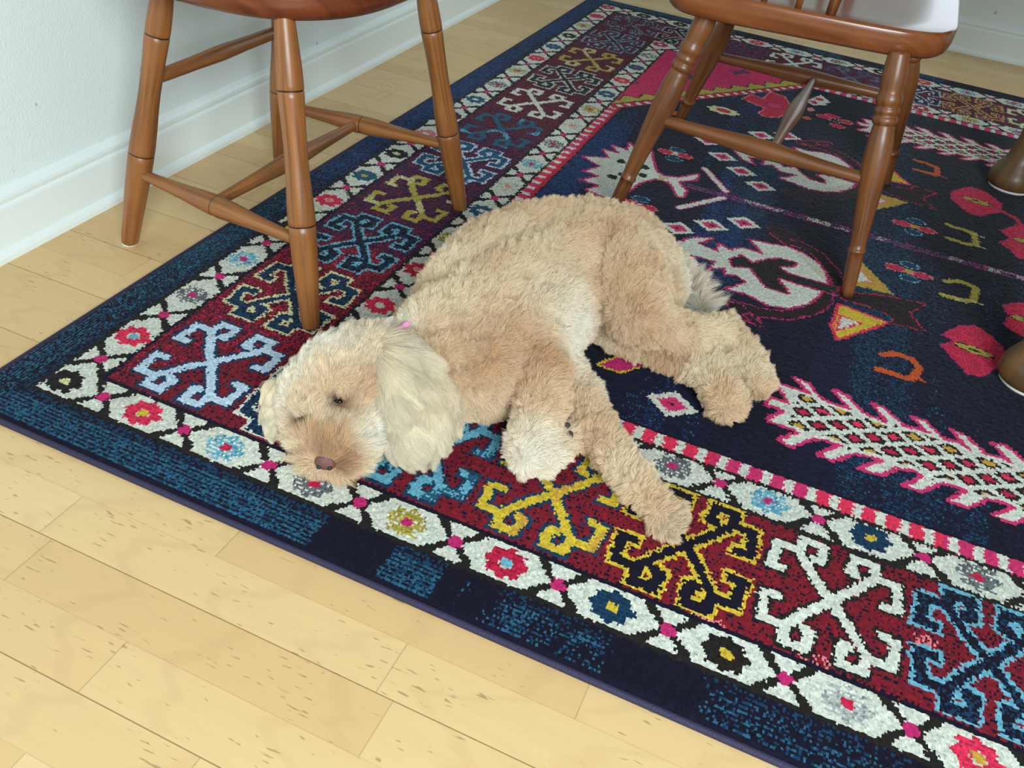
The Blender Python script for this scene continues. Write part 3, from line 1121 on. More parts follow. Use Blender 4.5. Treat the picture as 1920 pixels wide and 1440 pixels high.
def tube(name, pts, rads, mat, seg=14):
    """round bar through points"""
    vs, fs = [], []
    pts = [Vector(p) for p in pts]
    up = None
    for i, p in enumerate(pts):
        t = (pts[min(i + 1, len(pts) - 1)] - pts[max(i - 1, 0)]).normalized()
        q = t.to_track_quat('Z', 'Y')
        for k in range(seg):
            a = 2 * math.pi * k / seg
            vs.append(p + q @ Vector((rads[i] * math.cos(a), rads[i] * math.sin(a), 0)))
    for i in range(len(pts) - 1):
        for k in range(seg):
            k2 = (k + 1) % seg
            fs.append((i * seg + k, i * seg + k2, (i + 1) * seg + k2, (i + 1) * seg + k))
    fs.append(tuple(range(seg))[::-1]); fs.append(tuple(range((len(pts) - 1) * seg, len(pts) * seg)))
    o = mesh_obj(name, vs, fs, mat)
    uv = o.data.uv_layers.new(name='UVMap')
    li = np.zeros(len(o.data.loops), int)
    o.data.loops.foreach_get('vertex_index', li)
    co = np.array([[v[0], v[1], v[2]] for v in vs])
    uv.data.foreach_set('uv', (co[li][:, [0, 2]] + co[li][:, [1, 1]] * .5).ravel())
    return o


def lerp(a, b, t):
    return np.asarray(a) * (1 - t) + np.asarray(b) * t


FOOT_Z = RUG_Z + .0012
# ---- left chair: bamboo-turned, half on the rug, its back to the wall
ch = thing('windsor_chair', 'light brown windsor chair with scored bamboo-turned legs by the left wall', 'chair', (.09, .61, 0))
ZS = .425
feet = dict(A=(-.108, .423, .0025), B=(.286, .366, FOOT_Z), C=(.301, .843, FOOT_Z), Dd=(-.104, .839, .0025))
tops = dict(A=(-.022, .497, ZS + .012), B=(.219, .432, ZS + .012), C=(.236, .772, ZS + .012), Dd=(-.022, .768, ZS + .012))
for k in ('A', 'B', 'C', 'Dd'):
    lg = lathe('leg', feet[k], tops[k], bamboo(0, 0), WOOD_L, dark=DARK, zmin=feet[k][2])
    own(lg, ch)
    if feet[k][2] < .005:
        gl = lathe('glide', (feet[k][0], feet[k][1], .0), (feet[k][0], feet[k][1], .0035), [(0, .0115), (.2, .0122), (1, .0122)], FELT)
        gl.parent = lg
        gl.matrix_parent_inverse = Matrix.Identity(4)
        gl['label'] = 'white felt pad'
ta, tb_ = .30, .30
sA, sB = lerp(feet['A'], tops['A'], .285), lerp(feet['B'], tops['B'], .30)
sD, sC = lerp(feet['Dd'], tops['Dd'], .285), lerp(feet['C'], tops['C'], .30)
o1 = lathe('stretcher', sA, sB, spindle(.0085, .0165), WOOD_L, dark=DARK); own(o1, ch)
o2 = lathe('stretcher', sD, sC, spindle(.0085, .0165), WOOD_L, dark=DARK); own(o2, ch)
m1, m2 = lerp(sA, sB, .47), lerp(sD, sC, .47)
o3 = lathe('stretcher', m1, m2, spindle(.0085, .0150), WOOD_L, dark=DARK); own(o3, ch)
hA, hD = lerp(feet['A'], tops['A'], .63), lerp(feet['Dd'], tops['Dd'], .63)
o4 = lathe('stretcher', hA, hD, spindle(.0095, .0125, False), WOOD_L); own(o4, ch)
st = slab('seat', superell(.095, .605, .215, .225, 2.6, 72), ZS, ZS + .042, WOOD_S, dish=.008, undercut=.034)
own(st, ch)
# back: seven spindles and a bent bow
BK = lambda y, z: (-.085 - (z - ZS) * .16, y, z)
for k in range(7):
    y = .605 + (k - 3) * .047
    yt = .605 + (k - 3) * .055
    zt = .90 - .04 * ((k - 3) / 3) ** 2 * 3
    own(tube('back_spindle', [BK(y, ZS + .03), BK((y + yt) / 2, (ZS + zt) / 2), BK(yt, zt)], [.0075, .0085, .006], WOOD_L), ch)
bow = []
for k in range(33):
    a = math.pi * k / 32
    bow.append(BK(.605 - (.138 + .070 * math.sin(a) ** .7) * math.cos(a), ZS + .036 + .454 * math.sin(a) ** .62))
own(tube('bow', bow, [.011] * 33, WOOD_L), ch)

# ---- right chair: arm chair with vase-turned legs, all on the rug
ch2 = thing('armchair', 'dark brown armchair with ring-turned legs and glossy plank seat behind the dog', 'chair', (.79, 1.27, 0))
ZR = .402
fA, fB, fC, fD = (.556, .990, FOOT_Z), (1.021, .950, FOOT_Z), (.545, 1.530, FOOT_Z), (1.045, 1.520, FOOT_Z)
tA, tB, tC, tD = (.650, 1.035, ZR + .01), (.961, 1.014, ZR + .01), (.652, 1.385, ZR + .01), (.980, 1.410, ZR + .01)
for a, b in ((fA, tA), (fB, tB), (fC, tC), (fD, tD)):
    own(lathe('leg', a, b, vase(0, 0), WOOD_R, seg=32, zmin=a[2]), ch2)
r1a, r1b = lerp(fA, tA, .50), lerp(fB, tB, .50)
r2a, r2b = lerp(fC, tC, .51), lerp(fD, tD, .51)
own(lathe('stretcher', r1a, r1b, spindle(.0095, .0165, False), WOOD_R), ch2)
own(lathe('stretcher', r2a, r2b, spindle(.0095, .0165, False), WOOD_R), ch2)
own(lathe('stretcher', lerp(r1a, r1b, .55), lerp(r2a, r2b, .55), spindle(.0075, .0165, False), WOOD_R), ch2)
out = []
for i in range(96):
    a = 2 * math.pi * i / 96
    c, s_ = math.cos(a), math.sin(a)
    x = .80 + .238 * math.copysign(abs(c) ** (2 / 5.5), c)
    out.append((x, 1.228 + (.240 - .10 * (x - .80)) * math.copysign(abs(s_) ** (2 / 5.5), s_)))
st2 = slab('seat', out, ZR, ZR + .043, None, dish=.006, undercut=.012)
st2.data.materials.append(WOOD_R2 := wood('plank_seat', lin((104, 56, 28)), lin((128, 72, 38)), lin((142, 84, 48)), .20))
own(st2, ch2)
ZT = ZR + .040
for sy in (-1, 1):
    yb = 1.228 + sy * .222
    for x, r in ((.735, .0055), (.790, .0055), (.842, .0085)):
        own(lathe('arm_spindle' if r < .007 else 'arm_post', (x, yb, ZT), (x + .01, yb + sy * .02, .655),
                  [(0, r * .95), (.1, r * 1.05), (.4, r * 1.35), (.6, r * 1.1), (1, r * .8)], WOOD_R), ch2)
    arm = [(.545, yb + sy * .0, .675), (.62, yb + sy * .01, .672), (.72, yb + sy * .02, .668), (.80, yb + sy * .022, .665), (.87, yb + sy * .03, .662), (.90, yb + sy * .035, .660)]
    own(tube('arm', arm, [.013, .015, .016, .018, .022, .010], WOOD_R), ch2)
for k in range(7):
    y = 1.228 + (k - 3) * .058
    own(tube('back_spindle', [(.590, y, ZT), (.560, y + (k - 3) * .003, .66), (.505, y + (k - 3) * .006, .93)], [.006, .0085, .006], WOOD_R), ch2)
own(tube('crest_rail', [(.515, 1.00, .925), (.500, 1.09, .945), (.494, 1.228, .955), (.500, 1.366, .945), (.515, 1.456, .925)], [.012, .018, .020, .018, .012], WOOD_R), ch2)

# ---- table: only two feet reach into view, it shades the right side of the rug
tbl = thing('dining_table', 'dark wooden dining table with bell-footed turned legs standing on the right side of the rug', 'table', (1.75, 1.29, 0))
bell = curve_prof([(0, .042), (.006, .050), (.020, .0535), (.045, .0520), (.070, .044), (.10, .034), (.14, .029), (.20, .027), (.40, .036), (.62, .040), (.78, .030), (.84, .034), (1, .034)], 5)
for x, y in ((1.322, .838), (1.315, 1.700), (2.18, .838), (2.18, 1.700)):
    z0 = RUG_Z + .0045
    lg = lathe('leg', (x, y, z0), (x, y, .69), bell, WOOD_T, seg=40)
    own(lg, tbl)
    g = lathe('glide', (x, y, FOOT_Z), (x, y, z0 + .001), [(0, .046), (1, .046)], FELT, seg=40)
    own(g, tbl)
    g.parent = lg
    g.matrix_parent_inverse = Matrix.Identity(4)
    g['label'] = 'white felt pad'
ap = bmesh.new()
for (x0, x1, y0, y1) in ((1.31, 2.19, .825, .845), (1.31, 2.19, 1.690, 1.710), (1.315, 1.335, .83, 1.70), (2.17, 2.19, .83, 1.70)):
    r = bmesh.ops.create_cube(ap, size=1)
    for v in r['verts']:
        v.co = Vector(((x0 + x1) / 2 + v.co.x * (x1 - x0), (y0 + y1) / 2 + v.co.y * (y1 - y0), .65 + v.co.z * .08))
own(bm_obj('apron', ap, WOOD_T, smooth=False), tbl)
own(slab('tabletop', [(1.75 + .58 * math.copysign(abs(math.cos(a)) ** .25, math.cos(a)), 1.29 + .60 * math.copysign(abs(math.sin(a)) ** .25, math.sin(a))) for a in [2 * math.pi * i / 96 for i in range(96)]],
         .69, .715, WOOD_T, undercut=.008), tbl)

# ------------------------------------------------------------------ the dog
from mathutils import kdtree
from mathutils.bvhtree import BVHTree


def wpt(px, py, z, rpx):
    P = at(px, py, z)
    return P, rpx * depth(P) / F_PX


def ico(sub=3):
    bm = bmesh.new()
    bmesh.ops.create_icosphere(bm, subdivisions=sub, radius=1)
    v = np.array([x.co[:] for x in bm.verts]); f_ = [[q.index for q in x.verts] for x in bm.faces]
    bm.free()
    return v, f_


ICV, ICF = ico(3)


class Clay:
    """overlapping balls, melted into one continuous skin"""
    def __init__(self):
        self.v, self.f = [], []

    def ball(self, P, r, rz=None, R=None):
        k = sum(len(a) for a in self.v)
        s = np.array([r, r, r if rz is None else rz]) if np.isscalar(r) else np.array(r)
        q = ICV * s
        if R is not None:
            q = q @ np.asarray(R).T
        self.v.append(q + P)
        self.f += [[a + k for a in t] for t in ICF]

    def chain(self, pts, flat=None, n=5, shrink=0.0):
        """pts: (px, py, z, radius in photo pixels[, thickness z])"""
        W_ = []
        for p in pts:
            P, r = wpt(*p[:4])
            W_.append((P, r - shrink, (p[4] if len(p) > 4 else r) - shrink))
        for (a, ra, za), (b, rb, zb) in zip(W_[:-1], W_[1:]):
            for k in range(n):
                t = k / n
                self.ball(a * (1 - t) + b * t, ra * (1 - t) + rb * t, za * (1 - t) + zb * t)
        self.ball(W_[-1][0], W_[-1][1], W_[-1][2])

    def melt(self, name, vox, smooth, mat, parent, lo=RUG_Z + .0012):
        V_ = np.concatenate(self.v)
        tmp = bpy.data.meshes.new('tmp')
        tmp.from_pydata(V_.tolist(), [], self.f)
        o = bpy.data.objects.new('tmp', tmp)
        COL.objects.link(o)
        m = o.modifiers.new('r', 'REMESH'); m.mode = 'VOXEL'; m.voxel_size = vox
        s_ = o.modifiers.new('s', 'SMOOTH'); s_.factor = .5; s_.iterations = smooth
        dg = bpy.context.evaluated_depsgraph_get()
        dg.update()
        me_ = bpy.data.meshes.new_from_object(o.evaluated_get(dg))
        bpy.data.objects.remove(o)
        bpy.data.meshes.remove(tmp)
        me_.name = name
        c = np.zeros(len(me_.vertices) * 3)
        me_.vertices.foreach_get('co', c)
        c = c.reshape(-1, 3)
        c[:, 2] = np.maximum(c[:, 2], lo)
        me_.vertices.foreach_set('co', c.ravel())
        me_.polygons.foreach_set('use_smooth', [True] * len(me_.polygons))
        me_.update()
        o = bpy.data.objects.new(name, me_)
        COL.objects.link(o)
        if mat:
            me_.materials.append(mat)
        own(o, parent)
        return o


dog = thing('dog', 'curly apricot and cream dog asleep on its side on the patterned rug', 'dog', tuple(at(930, 640, RUG_Z)))
SH = .0062          # the coat adds about this much

body = Clay()
# back line, then belly line
body.chain([(775, 632, .072, 58), (820, 610, .085, 72), (872, 552, .092, 92, .083), (935, 500, .094, 98, .086), (1010, 472, .094, 96, .086),
            (1095, 462, .092, 92, .084), (1168, 476, .090, 86, .080), (1205, 500, .085, 72, .072)], shrink=SH)
body.chain([(800, 670, .070, 70), (850, 700, .078, 84, .070), (925, 698, .082, 84, .076), (990, 640, .090, 98, .084), (1035, 590, .090, 88, .080), (1062, 560, .088, 78, .074)], shrink=SH)
body.chain([(830, 640, .090, 96, .080), (890, 622, .096, 116, .086), (960, 575, .098, 128, .090), (1040, 520, .096, 110, .087), (1110, 480, .094, 92, .084)], shrink=SH)
# neck and head
body.chain([(790, 650, .072, 64), (735, 670, .076, 74), (682, 698, .080, 84, .074), (640, 718, .082, 90, .074)], shrink=SH)
body.chain([(640, 718, .082, 90, .074), (592, 750, .066, 78, .060)], shrink=SH)
body.chain([(650, 730, .080, 85, .072), (668, 790, .056, 66, .050), (672, 835, .042, 50, .036)], shrink=SH)
body.chain([(600, 752, .068, 70, .06), (610, 800, .058, 50, .046), (614, 838, .048, 42, .040), (614, 858, .042, 36, .036)], shrink=SH)
body.chain([(640, 862, .034, 42, .028), (588, 862, .032, 34, .026)], shrink=SH)
body.chain([(562, 800, .046, 44, .038), (585, 835, .038, 34, .030)], shrink=SH)
# brows
body.chain([(550, 764, .090, 20), (590, 754, .100, 20)], shrink=.006)
body.chain([(616, 728, .112, 22), (660, 728, .110, 26)], shrink=.006)
# near foreleg, folded at the wrist
body.chain([(975, 665, .094, 80, .056), (1022, 705, .098, 56), (1016, 760, .084, 54), (996, 820, .062, 50), (988, 850, .050, 48)], shrink=SH)
body.chain([(985, 850, .050, 46), (1020, 862, .044, 40), (1052, 838, .046, 36), (1066, 812, .052, 28)], shrink=SH)
for q in ((1078, 808), (1072, 828), (1058, 845)):
    P, r = wpt(q[0], q[1], .040, 14)
    body.ball(P, r)
# far foreleg, stretched out
body.chain([(1040, 680, .066, 52), (1085, 740, .050, 50), (1110, 800, .046, 49), (1160, 865, .044, 46), (1205, 918, .040, 42), (1238, 955, .036, 40), (1252, 968, .034, 38)], shrink=SH)
for q in ((1236, 990, .022), (1255, 1000, .024), (1270, 990, .026), (1276, 968, .024)):
    P, r = wpt(q[0] - 4, q[1] - 6, q[2], 20)
    body.ball(P, r)
# upper hind leg
body.chain([(1150, 470, .105, 80, .075), (1180, 540, .115, 84, .060), (1196, 588, .108, 66, .050), (1235, 612, .098, 48), (1300, 625, .086, 41), (1356, 622, .074, 37),
            (1388, 650, .062, 37), (1412, 692, .048, 37), (1426, 716, .040, 35)], shrink=SH)
body.chain([(1150, 520, .108, 74, .06), (1172, 576, .104, 56, .05)], shrink=SH)
body.chain([(1200, 560, .08, 60), (1236, 560, .07, 52), (1250, 520, .075, 45)], shrink=SH)
body.chain([(1352, 618, .074, 34), (1372, 600, .076, 22)], shrink=.006)
for q in ((1440, 728, .022), (1424, 738, .022), (1408, 732, .022)):
    P, r = wpt(q[0] - 2, q[1] - 8, q[2], 17)
    body.ball(P, r)
# lower hind leg
body.chain([(1120, 600, .05, 44), (1160, 632, .044, 36), (1220, 652, .044, 38), (1290, 676, .044, 42), (1335, 700, .044, 44), (1356, 736, .040, 44), (1364, 758, .036, 41)], shrink=SH)
for q in ((1386, 770, .022), (1366, 782, .022), (1346, 776, .022)):
    P, r = wpt(q[0] - 2, q[1] - 8, q[2], 18)
    body.ball(P, r)
# tail
body.chain([(1250, 490, .055, 42), (1284, 520, .042, 34), (1306, 555, .034, 28), (1318, 580, .028, 22)], shrink=.008)


def skin_mat(name):
    m, nt, b = node_mat(name)
    a = N(nt, 'ShaderNodeAttribute'); a.attribute_name = 'dye'
    nt.links.new(a.outputs[0], b.inputs['Base Color'])
    b.inputs['Roughness'].default_value = .9
    return m


def hair_mat():
    m, nt, b = node_mat('coat_hair')
    a = N(nt, 'ShaderNodeAttribute'); a.attribute_name = 'dye'
    nt.links.new(a.outputs[0], b.inputs['Base Color'])
    b.inputs['Roughness'].default_value = .55
    b.inputs['Specular IOR Level'].default_value = .35
    b.inputs['Sheen Weight'].default_value = .2
    return m


SKIN, HAIR = skin_mat('dog_skin'), hair_mat()
bo = body.melt('body', .0045, 12, SKIN, dog)
# the clipped curls make the outline lumpy
_me = bo.data
_c = np.zeros(len(_me.vertices) * 3); _me.vertices.foreach_get('co', _c); _c = _c.reshape(-1, 3)
_n = np.zeros(len(_me.vertices) * 3); _me.vertices.foreach_get('normal', _n); _n = _n.reshape(-1, 3)


def n3(P, seed, f, n=6):
    r = np.random.default_rng(seed)
    o = np.zeros(len(P))
    for _ in range(n):
        k = r.normal(size=3); k = k / np.linalg.norm(k) * f * r.uniform(.6, 1.5)
        o += np.sin(P @ k + r.uniform(0, 6.28))
    return o / math.sqrt(n)


_hw = np.clip(1.2 - np.linalg.norm(_c - at(640, 712, .084), axis=1) / .09, 0, 1)
_c = _c + _n * ((.0011 * n3(_c, 171, 330) + .0011 * n3(_c, 172, 190)) * (1 - .6 * _hw))[:, None]
for _p, _r, _q in ((wpt(566, 788, .084, 15)[0], .011, .007), (wpt(638, 752, .100, 16)[0], .012, .009)):
    _w = np.exp(-(np.linalg.norm(_c - _p, axis=1) / _r) ** 2)
    _c = _c + CF * (_q * _w)[:, None]
_c[:, 2] = np.maximum(_c[:, 2], RUG_Z + .0012)
_me.vertices.foreach_set('co', _c.ravel()); _me.update()

APR, TAN, CRM, WHT, GRY, DRK = lin((225, 186, 142)), lin((200, 148, 100)), lin((238, 218, 184)), lin((248, 242, 228)), lin((196, 186, 168)), lin((84, 58, 40))
# coat colour patches, the DRK ones painting shade into the eye hollows: (px, py, z, radius px, colour, strength)
PATCH = [(1082, 610, .08, 62, WHT, 1.5), (1060, 560, .12, 50, CRM, .8), (800, 560, .12, 70, CRM, 1.0), (850, 500, .13, 60, CRM, .8), (1000, 440, .15, 40, CRM, .6),
         (745, 615, .10, 50, WHT, 1.0), (800, 640, .12, 40, APR, 1.3), (870, 690, .12, 70, TAN, 1.3), (960, 660, .14, 60, TAN, 1.5), (1010, 660, .13, 50, TAN, 1.3),
         (860, 760, .05, 70, CRM, .6), (1010, 740, .12, 45, APR, .6), (985, 850, .07, 60, WHT, 1.3), (1030, 870, .04, 40, WHT, 1.2), (1070, 825, .04, 26, CRM, 1.2),
         (1110, 790, .06, 60, APR, .8), (1170, 850, .06, 60, CRM, .9), (1240, 950, .05, 50, APR, .6), (1265, 985, .03, 28, GRY, 1.2), (1140, 745, .05, 30, WHT, 1.0),
         (1180, 600, .11, 60, TAN, .9), (1200, 520, .13, 70, APR, 1.0), (1110, 420, .13, 60, APR, 1.0), (1290, 610, .1, 50, CRM, 1.0), (1380, 630, .08, 40, CRM, 1.1),
         (1425, 700, .05, 36, CRM, .8), (1430, 735, .02, 24, APR, 1.0), (1365, 765, .04, 36, APR, 1.2), (1320, 680, .07, 36, CRM, 1.0), (1230, 660, .07, 50, APR, 1.0), (1120, 610, .04, 30, CRM, 1),
         (1310, 550, .05, 55, WHT, 4.0), (1250, 480, .08, 30, CRM, .5),
         (610, 640, .13, 60, WHT, 1.5), (545, 690, .11, 50, WHT, 1.5), (520, 760, .07, 40, WHT, 1.3), (620, 690, .155, 48, APR, 1.4), (590, 730, .13, 36, APR, .8), (690, 640, .14, 50, CRM, 1.2),
         (570, 765, .10, 26, CRM, 1.6), (640, 735, .12, 24, CRM, 1.3), (566, 790, .08, 12, DRK, 1.8), (566, 794, .08, 18, TAN, 2), (637, 752, .09, 13, DRK, 4.5), (646, 764, .09, 18, TAN, 2.6), (612, 790, .09, 22, CRM, 1.6), (660, 792, .09, 22, CRM, 1.4),
         (615, 830, .075, 28, TAN, 1.7), (600, 850, .06, 30, TAN, 1.6), (650, 850, .06, 22, TAN, 1.2), (700, 815, .06, 34, WHT, 2.4), (700, 860, .04, 32, CRM, 1.2), (545, 830, .04, 30, CRM, 1.2), (690, 730, .11, 26, APR, 1.0)]
_bvh = BVHTree.FromPolygons([tuple(v.co) for v in bo.data.vertices], [tuple(p.vertices) for p in bo.data.polygons])


def on_coat(px, py, z):
    """the point of the coat that a spot of the photograph shows"""
    g = at(px, py, z)
    h = _bvh.ray_cast(Vector(CC), Vector(g - CC).normalized())[0]
    return np.array(h) if h is not None else g


PC = np.array([on_coat(a, b, z) for a, b, z, r, c, s in PATCH])
PR = np.array([r * depth(at(a, b, z)) / F_PX for a, b, z, r, c, s in PATCH])
PCOL = np.array([c for *_, c, s in PATCH]); PS = np.array([s for *_, s in PATCH])


BRN = lin((150, 106, 70))
SOCK = [(on_coat(640, 754, .09), .0165, BRN, .85), (on_coat(634, 749, .09), .0100, DRK * .6, 1.0), (on_coat(572, 790, .08), .0125, lin((150, 114, 82)), .85),  # eye hollow shade painted into the coat, then brown hair by the nose
        (on_coat(560, 790, .08), .0085, DRK, .95), (on_coat(578, 786, .08), .0075, DRK, .85), (on_coat(611, 846, .05), .010, BRN, .7), (on_coat(634, 868, .05), .010, BRN, .8)]


def coat_col(P):
    base = APR * .55 + CRM * .45
    wsum = np.full((len(P), 1), .3); acc = np.tile(base * .3, (len(P), 1))
    for c, r, k, s in zip(PC, PR, PCOL, PS):
        w_ = (s * np.exp(-(np.linalg.norm(P - c, axis=1) / r) ** 2 * 1.1))[:, None]
        acc += w_ * k; wsum += w_
    o = acc / wsum
    t = np.clip(.5 + .42 * n3(P, 71, 95), 0, 1)[:, None] * .38
    o = o * (1 - t) + CRM * t
    t = np.clip(n3(P, 72, 60) - .2, 0, 1)[:, None] * .30
    o = o * (1 - t) + TAN * t
    for c, r, k, s in SOCK:
        t = (s * np.exp(-(np.linalg.norm(P - c, axis=1) / r) ** 2))[:, None]
        o = o * (1 - t) + k * t
    return o


def dye_mesh(o, fn=coat_col, k=.62):
    me_ = o.data
    c = np.zeros(len(me_.vertices) * 3)
    me_.vertices.foreach_get('co', c)
    q = fn(c.reshape(-1, 3)) * k
    a = me_.attributes.new('dye', 'FLOAT_COLOR', 'POINT')
    a.data.foreach_set('color', np.concatenate([q, np.ones((len(q), 1))], 1).astype(np.float32).ravel())


dye_mesh(bo)


def sample(o, n, keep=None):
    me_ = o.data
    me_.calc_loop_triangles()
    V_ = np.zeros(len(me_.vertices) * 3); me_.vertices.foreach_get('co', V_); V_ = V_.reshape(-1, 3)
    NN = np.zeros(len(me_.vertices) * 3); me_.vertices.foreach_get('normal', NN); NN = NN.reshape(-1, 3)
    T = np.zeros(len(me_.loop_triangles) * 3, int); me_.loop_triangles.foreach_get('vertices', T); T = T.reshape(-1, 3)
    A_ = np.linalg.norm(np.cross(V_[T[:, 1]] - V_[T[:, 0]], V_[T[:, 2]] - V_[T[:, 0]]), axis=1)
    zc = V_[T].mean(1)[:, 2]
    A_ = A_ * np.where(zc < RUG_Z + .003, .05, 1)
    ti = RNG.choice(len(T), n, p=A_ / A_.sum())
    a, b = RNG.random(n), RNG.random(n)
    fl = a + b > 1
    a[fl], b[fl] = 1 - a[fl], 1 - b[fl]
    w_ = np.stack([1 - a - b, a, b], 1)[..., None]
    P = (V_[T[ti]] * w_).sum(1); Nn = (NN[T[ti]] * w_).sum(1)
    Nn /= np.linalg.norm(Nn, axis=1, keepdims=True)
    if keep is not None:
        m_ = keep(P)
        P, Nn = P[m_], Nn[m_]
    return P, Nn


def norm(v):
    return v / np.maximum(np.linalg.norm(v, axis=1, keepdims=True), 1e-9)


def grow(name, P, Nn, L, lay, lean, col, parent, K=5, r0=.00014, clump=.0075, pull=.6, curl=.35, cf=380, wave=0.0, locks=.045):
    """strands rooted at P; lay = tangent direction they lean to, lean 0..1"""
    n = len(P)
    lay = norm(lay - (lay * Nn).sum(1, keepdims=True) * Nn)
    L = L * RNG.uniform(.75, 1.15, n)
    # coherent curl field
    G = np.stack([n3(P, s, cf) for s in (81, 82, 83)], 1)
    G2 = np.stack([n3(P, s, cf * .45) for s in (84, 85, 86)], 1)
    rnd = RNG.normal(0, .16, (n, 3))
    s = np.linspace(0, 1, K)
    out = np.zeros((n, K, 3))
    side = norm(np.cross(Nn, lay))
    ph = n3(P, 87, 60) * 2.5 + RNG.normal(0, .35, n)
    for k in range(K):
        t = s[k]
        ln = lean * (t ** .7)
        d = Nn * (1 - ln)[:, None] * 1.0 + lay * ln[:, None]
        d = norm(d)
        out[:, k] = P + d * (L * t)[:, None] + (G * curl * .6 + G2 * curl * .6 + rnd) * (L * t ** 1.3)[:, None]
        if wave:
            out[:, k] += side * (np.sin(t * 9 + ph) * wave * t)[:, None] * L[:, None]
    # gather the tips in locks
    if clump:
        nc = max(int(n * locks), 50)
        ci = RNG.choice(n, nc, replace=False)
        kd = kdtree.KDTree(nc)
        for j, i in enumerate(ci):
            kd.insert(P[i], j)
        kd.balance()
        near = np.array([kd.find(p)[1] for p in P])
        tgt = out[ci[near]]
        for k in range(K):
            f_ = pull * s[k] ** 1.5
            out[:, k] = out[:, k] * (1 - f_) + (tgt[:, k] + (P - P[ci[near]]) * .25) * f_
    out[:, :, 2] = np.maximum(out[:, :, 2], RUG_Z + .0005)
    hc = bpy.data.hair_curves.new(name)
    hc.add_curves([K] * n)
    hc.attributes['position'].data.foreach_set('vector', out.astype(np.float32).ravel())
    ra = hc.attributes.get('radius') or hc.attributes.new('radius', 'FLOAT', 'POINT')
    rr_ = r0 * (1 - .72 * s ** 1.5)
    ra.data.foreach_set('value', np.tile(rr_, n).astype(np.float32))
    ca_ = hc.attributes.new('dye', 'FLOAT_COLOR', 'CURVE')
    ca_.data.foreach_set('color', np.concatenate([np.clip(col, 0, .95), np.ones((n, 1))], 1).astype(np.float32).ravel())
    hc.materials.append(HAIR)
    o = bpy.data.objects.new(name, hc)
    COL.objects.link(o)
    o['kind'] = 'stuff'
    o.parent = parent
    return o


def near_px(P, px, py, z, rpx):
    c, r = wpt(px, py, z, rpx)
    return np.linalg.norm(P - c, axis=1) / r


HEAD_C, _ = wpt(640, 712, .084, 90)
NOSE, NR = wpt(611, 867, .043, 21)
TAILDIR = norm((at(1170, 460, .09) - at(800, 640, .09))[None])[0]
EYES = [wpt(566, 789, .074, 6), wpt(638, 752, .092, 8)]


def keep_body(P):
    m_ = np.ones(len(P), bool)
    m_ &= np.linalg.norm(P - NOSE, axis=1) > NR * .95
    for c, r in EYES:
        m_ &= np.linalg.norm(P - c, axis=1) > r * 1.5
    return m_


NB = 620000
P, Nn = sample(bo, NB, keep_body)
hd = np.linalg.norm(P - HEAD_C, axis=1)
headw = np.clip(1.5 - hd / .085, 0, 1)
muzz = np.clip(1.6 - near_px(P, 614, 845, .05, 48), 0, 1)
L = np.full(len(P), .0078)
L = L + headw * .0025
L = np.where(muzz > 0, .010 + .015 * muzz * np.clip(np.linalg.norm(P - NOSE, axis=1) / .02 - .6, 0, 1), L)
tailw = np.clip(1.6 - near_px(P, 1308, 556, .035, 45), 0, 1)
L = L + tailw * .016
L = np.where(P[:, 2] < .02, L * .8, L)
lay = np.tile(TAILDIR, (len(P), 1)) + np.array([0, 0, -.5])
hair_up = norm(np.tile((HEAD_C - NOSE)[None], (len(P), 1)) + np.array([[.0, .0, .02]]))
lay = lay * (1 - headw[:, None]) + hair_up * headw[:, None]
away = norm(P - NOSE + np.array([0, 0, .004]))
lay = lay * (1 - np.clip(muzz * 1.5, 0, 1))[:, None] + away * np.clip(muzz * 1.5, 0, 1)[:, None]
lean = .45 + .3 * headw + .22 * np.clip(muzz * 1.5, 0, 1)
col = coat_col(P) * np.clip(RNG.normal(1, .10, (len(P), 1)), .7, 1.3)
# brows hang over the eyes
for bq in ((572, 758, .092, 16), (640, 726, .112, 20)):
    bw = np.clip(1.3 - near_px(P, *bq), 0, 1)
    dwn = norm(np.tile((NOSE - HEAD_C)[None], (len(P), 1)))
    L = L + bw * .003
    lay = lay * (1 - bw[:, None]) + dwn * bw[:, None]
for c_, r_, k_, s_ in SOCK[:5]:
    L = L * (1 - .7 * np.exp(-(np.linalg.norm(P - c_, axis=1) / (r_ * 1.1)) ** 2))
grow('coat', P, Nn, L, lay, lean, col, bo, curl=.5, pull=.5, cf=520, locks=.03)


def ear(name, blobs, root, tip, n, Lh, fn, label):
    c = Clay()
    c.chain(blobs, shrink=.004)
    o = c.melt(name, .004, 5, SKIN, dog, lo=RUG_Z + .003)
    o['label'] = label
    dye_mesh(o, fn)
    P, Nn = sample(o, n)
    d = at(*tip) - at(*root)
    lay = np.tile(d / np.linalg.norm(d), (len(P), 1))
    tt = np.clip(((P - at(*root)) @ d) / (d @ d), 0, 1)
    # the locks fan out from the root
    fan = norm(P - at(*root)); lay = norm(lay + fan * .9)
    col = fn(P) * np.clip(RNG.normal(1, .11, (len(P), 1)), .7, 1.3)
    col = col * (1 + .12 * n3(P, 91, 260))[:, None]
    grow('ear_hair', P, Nn, Lh * (1 - .45 * tt), lay, np.full(len(P), .86), col, o, K=9, r0=.00015, pull=.78, curl=.14, cf=150, wave=.10, locks=.006)
    return o


def ear_col(P):
    t = np.clip(.5 + .5 * n3(P, 93, 45), 0, 1)[:, None]
    return lin((234, 220, 190)) * (1 - t) * .92 + (CRM * .55 + APR * .4) * t


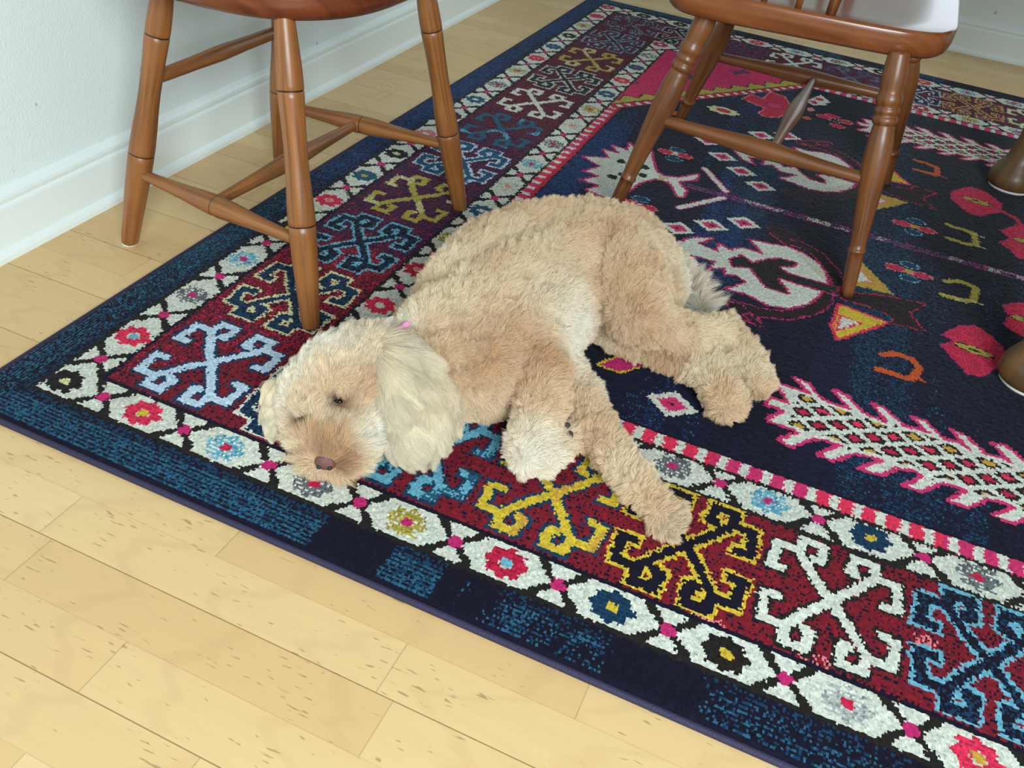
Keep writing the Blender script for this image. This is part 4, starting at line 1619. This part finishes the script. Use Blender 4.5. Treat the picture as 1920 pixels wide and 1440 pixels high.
ear('ear', [(724, 666, .114, 32, .016), (752, 690, .108, 48, .020), (775, 735, .088, 60, .022), (792, 780, .062, 60, .024), (778, 822, .044, 46, .022)],
    (708, 648, .13), (800, 815, .035), 110000, .046, ear_col, 'cream ear draped over the neck')
ear('ear', [(522, 728, .070, 18, .012), (514, 770, .048, 20, .014), (512, 800, .030, 16, .012)],
    (530, 700, .08), (512, 830, .02), 20000, .024, ear_col, 'cream ear mostly hidden behind the head')

# nose, eyes, pads, tag
NOSE_M = plain('nose_leather', lin((112, 72, 66)), .38, .5, 900)
DKM = plain('nostril', lin((34, 22, 22)), .5)
EYE_M = plain('eye_dark', lin((26, 18, 14)), .12)
PAD_M = plain('pad_leather', lin((66, 56, 50)), .7, .5, 500)
fwd = norm((at(606, 900, .03) - at(620, 820, .06))[None])[0]
zax = Vector(fwd).to_track_quat('Z', 'Y').to_matrix()
c = Clay()
c.ball(NOSE, (NR * 1.05, NR * .80, NR * .7), R=zax)
c.ball(NOSE + np.array([0, 0, .004]), (NR * .9, NR * .7, NR * .7), R=zax)
no = c.melt('nose', .0016, 4, NOSE_M, dog)
side = np.cross(fwd, [0, 0, 1]); side /= np.linalg.norm(side)
for s_ in (-1, 1):
    c = Clay()
    c.ball(NOSE + side * s_ * NR * .48 + fwd * NR * .42 - CF * NR * .34, (NR * .24, NR * .20, NR * .24), R=zax)
    o = c.melt('nostril', .0009, 2, DKM, dog)
    o.parent = no; o.matrix_parent_inverse = Matrix.Identity(4)
for (px_, py_), r_ in (((565, 790), .0042), ((634, 750), .0056)):
    c = Clay()
    c.ball(on_coat(px_, py_, .08) + CF * .0015, (r_ * 1.2, r_ * .9, r_ * .5))
    (c.melt('eye', .0012, 2, EYE_M, dog))
for q in ((1062, 800, .062, 9), (1074, 806, .056, 8), (1052, 806, .060, 8), (1066, 816, .058, 10)):
    P_, r_ = wpt(*q)
    c = Clay(); c.ball(P_ - CF * .001, r_)
    (c.melt('paw_pad', .0014, 2, PAD_M, dog))
TAGM = plain('pink_enamel', lin((232, 150, 190)), .2)
P_, r_ = wpt(752, 621, .128, 13)
P_ = on_coat(758, 618, .12) - CF * .005 + np.array([0, 0, .003])
c = Clay()
dv = norm((at(762, 615, .128) - at(742, 628, .128))[None])[0]
for t in np.linspace(-1, 1, 9):
    c.ball(P_ - CF * .012 + dv * t * r_ * .9, r_ * (.34 + .16 * abs(t)))
tg = c.melt('collar_tag', .0012, 2, TAGM, dog)
tg['label'] = 'shiny pink collar tag'
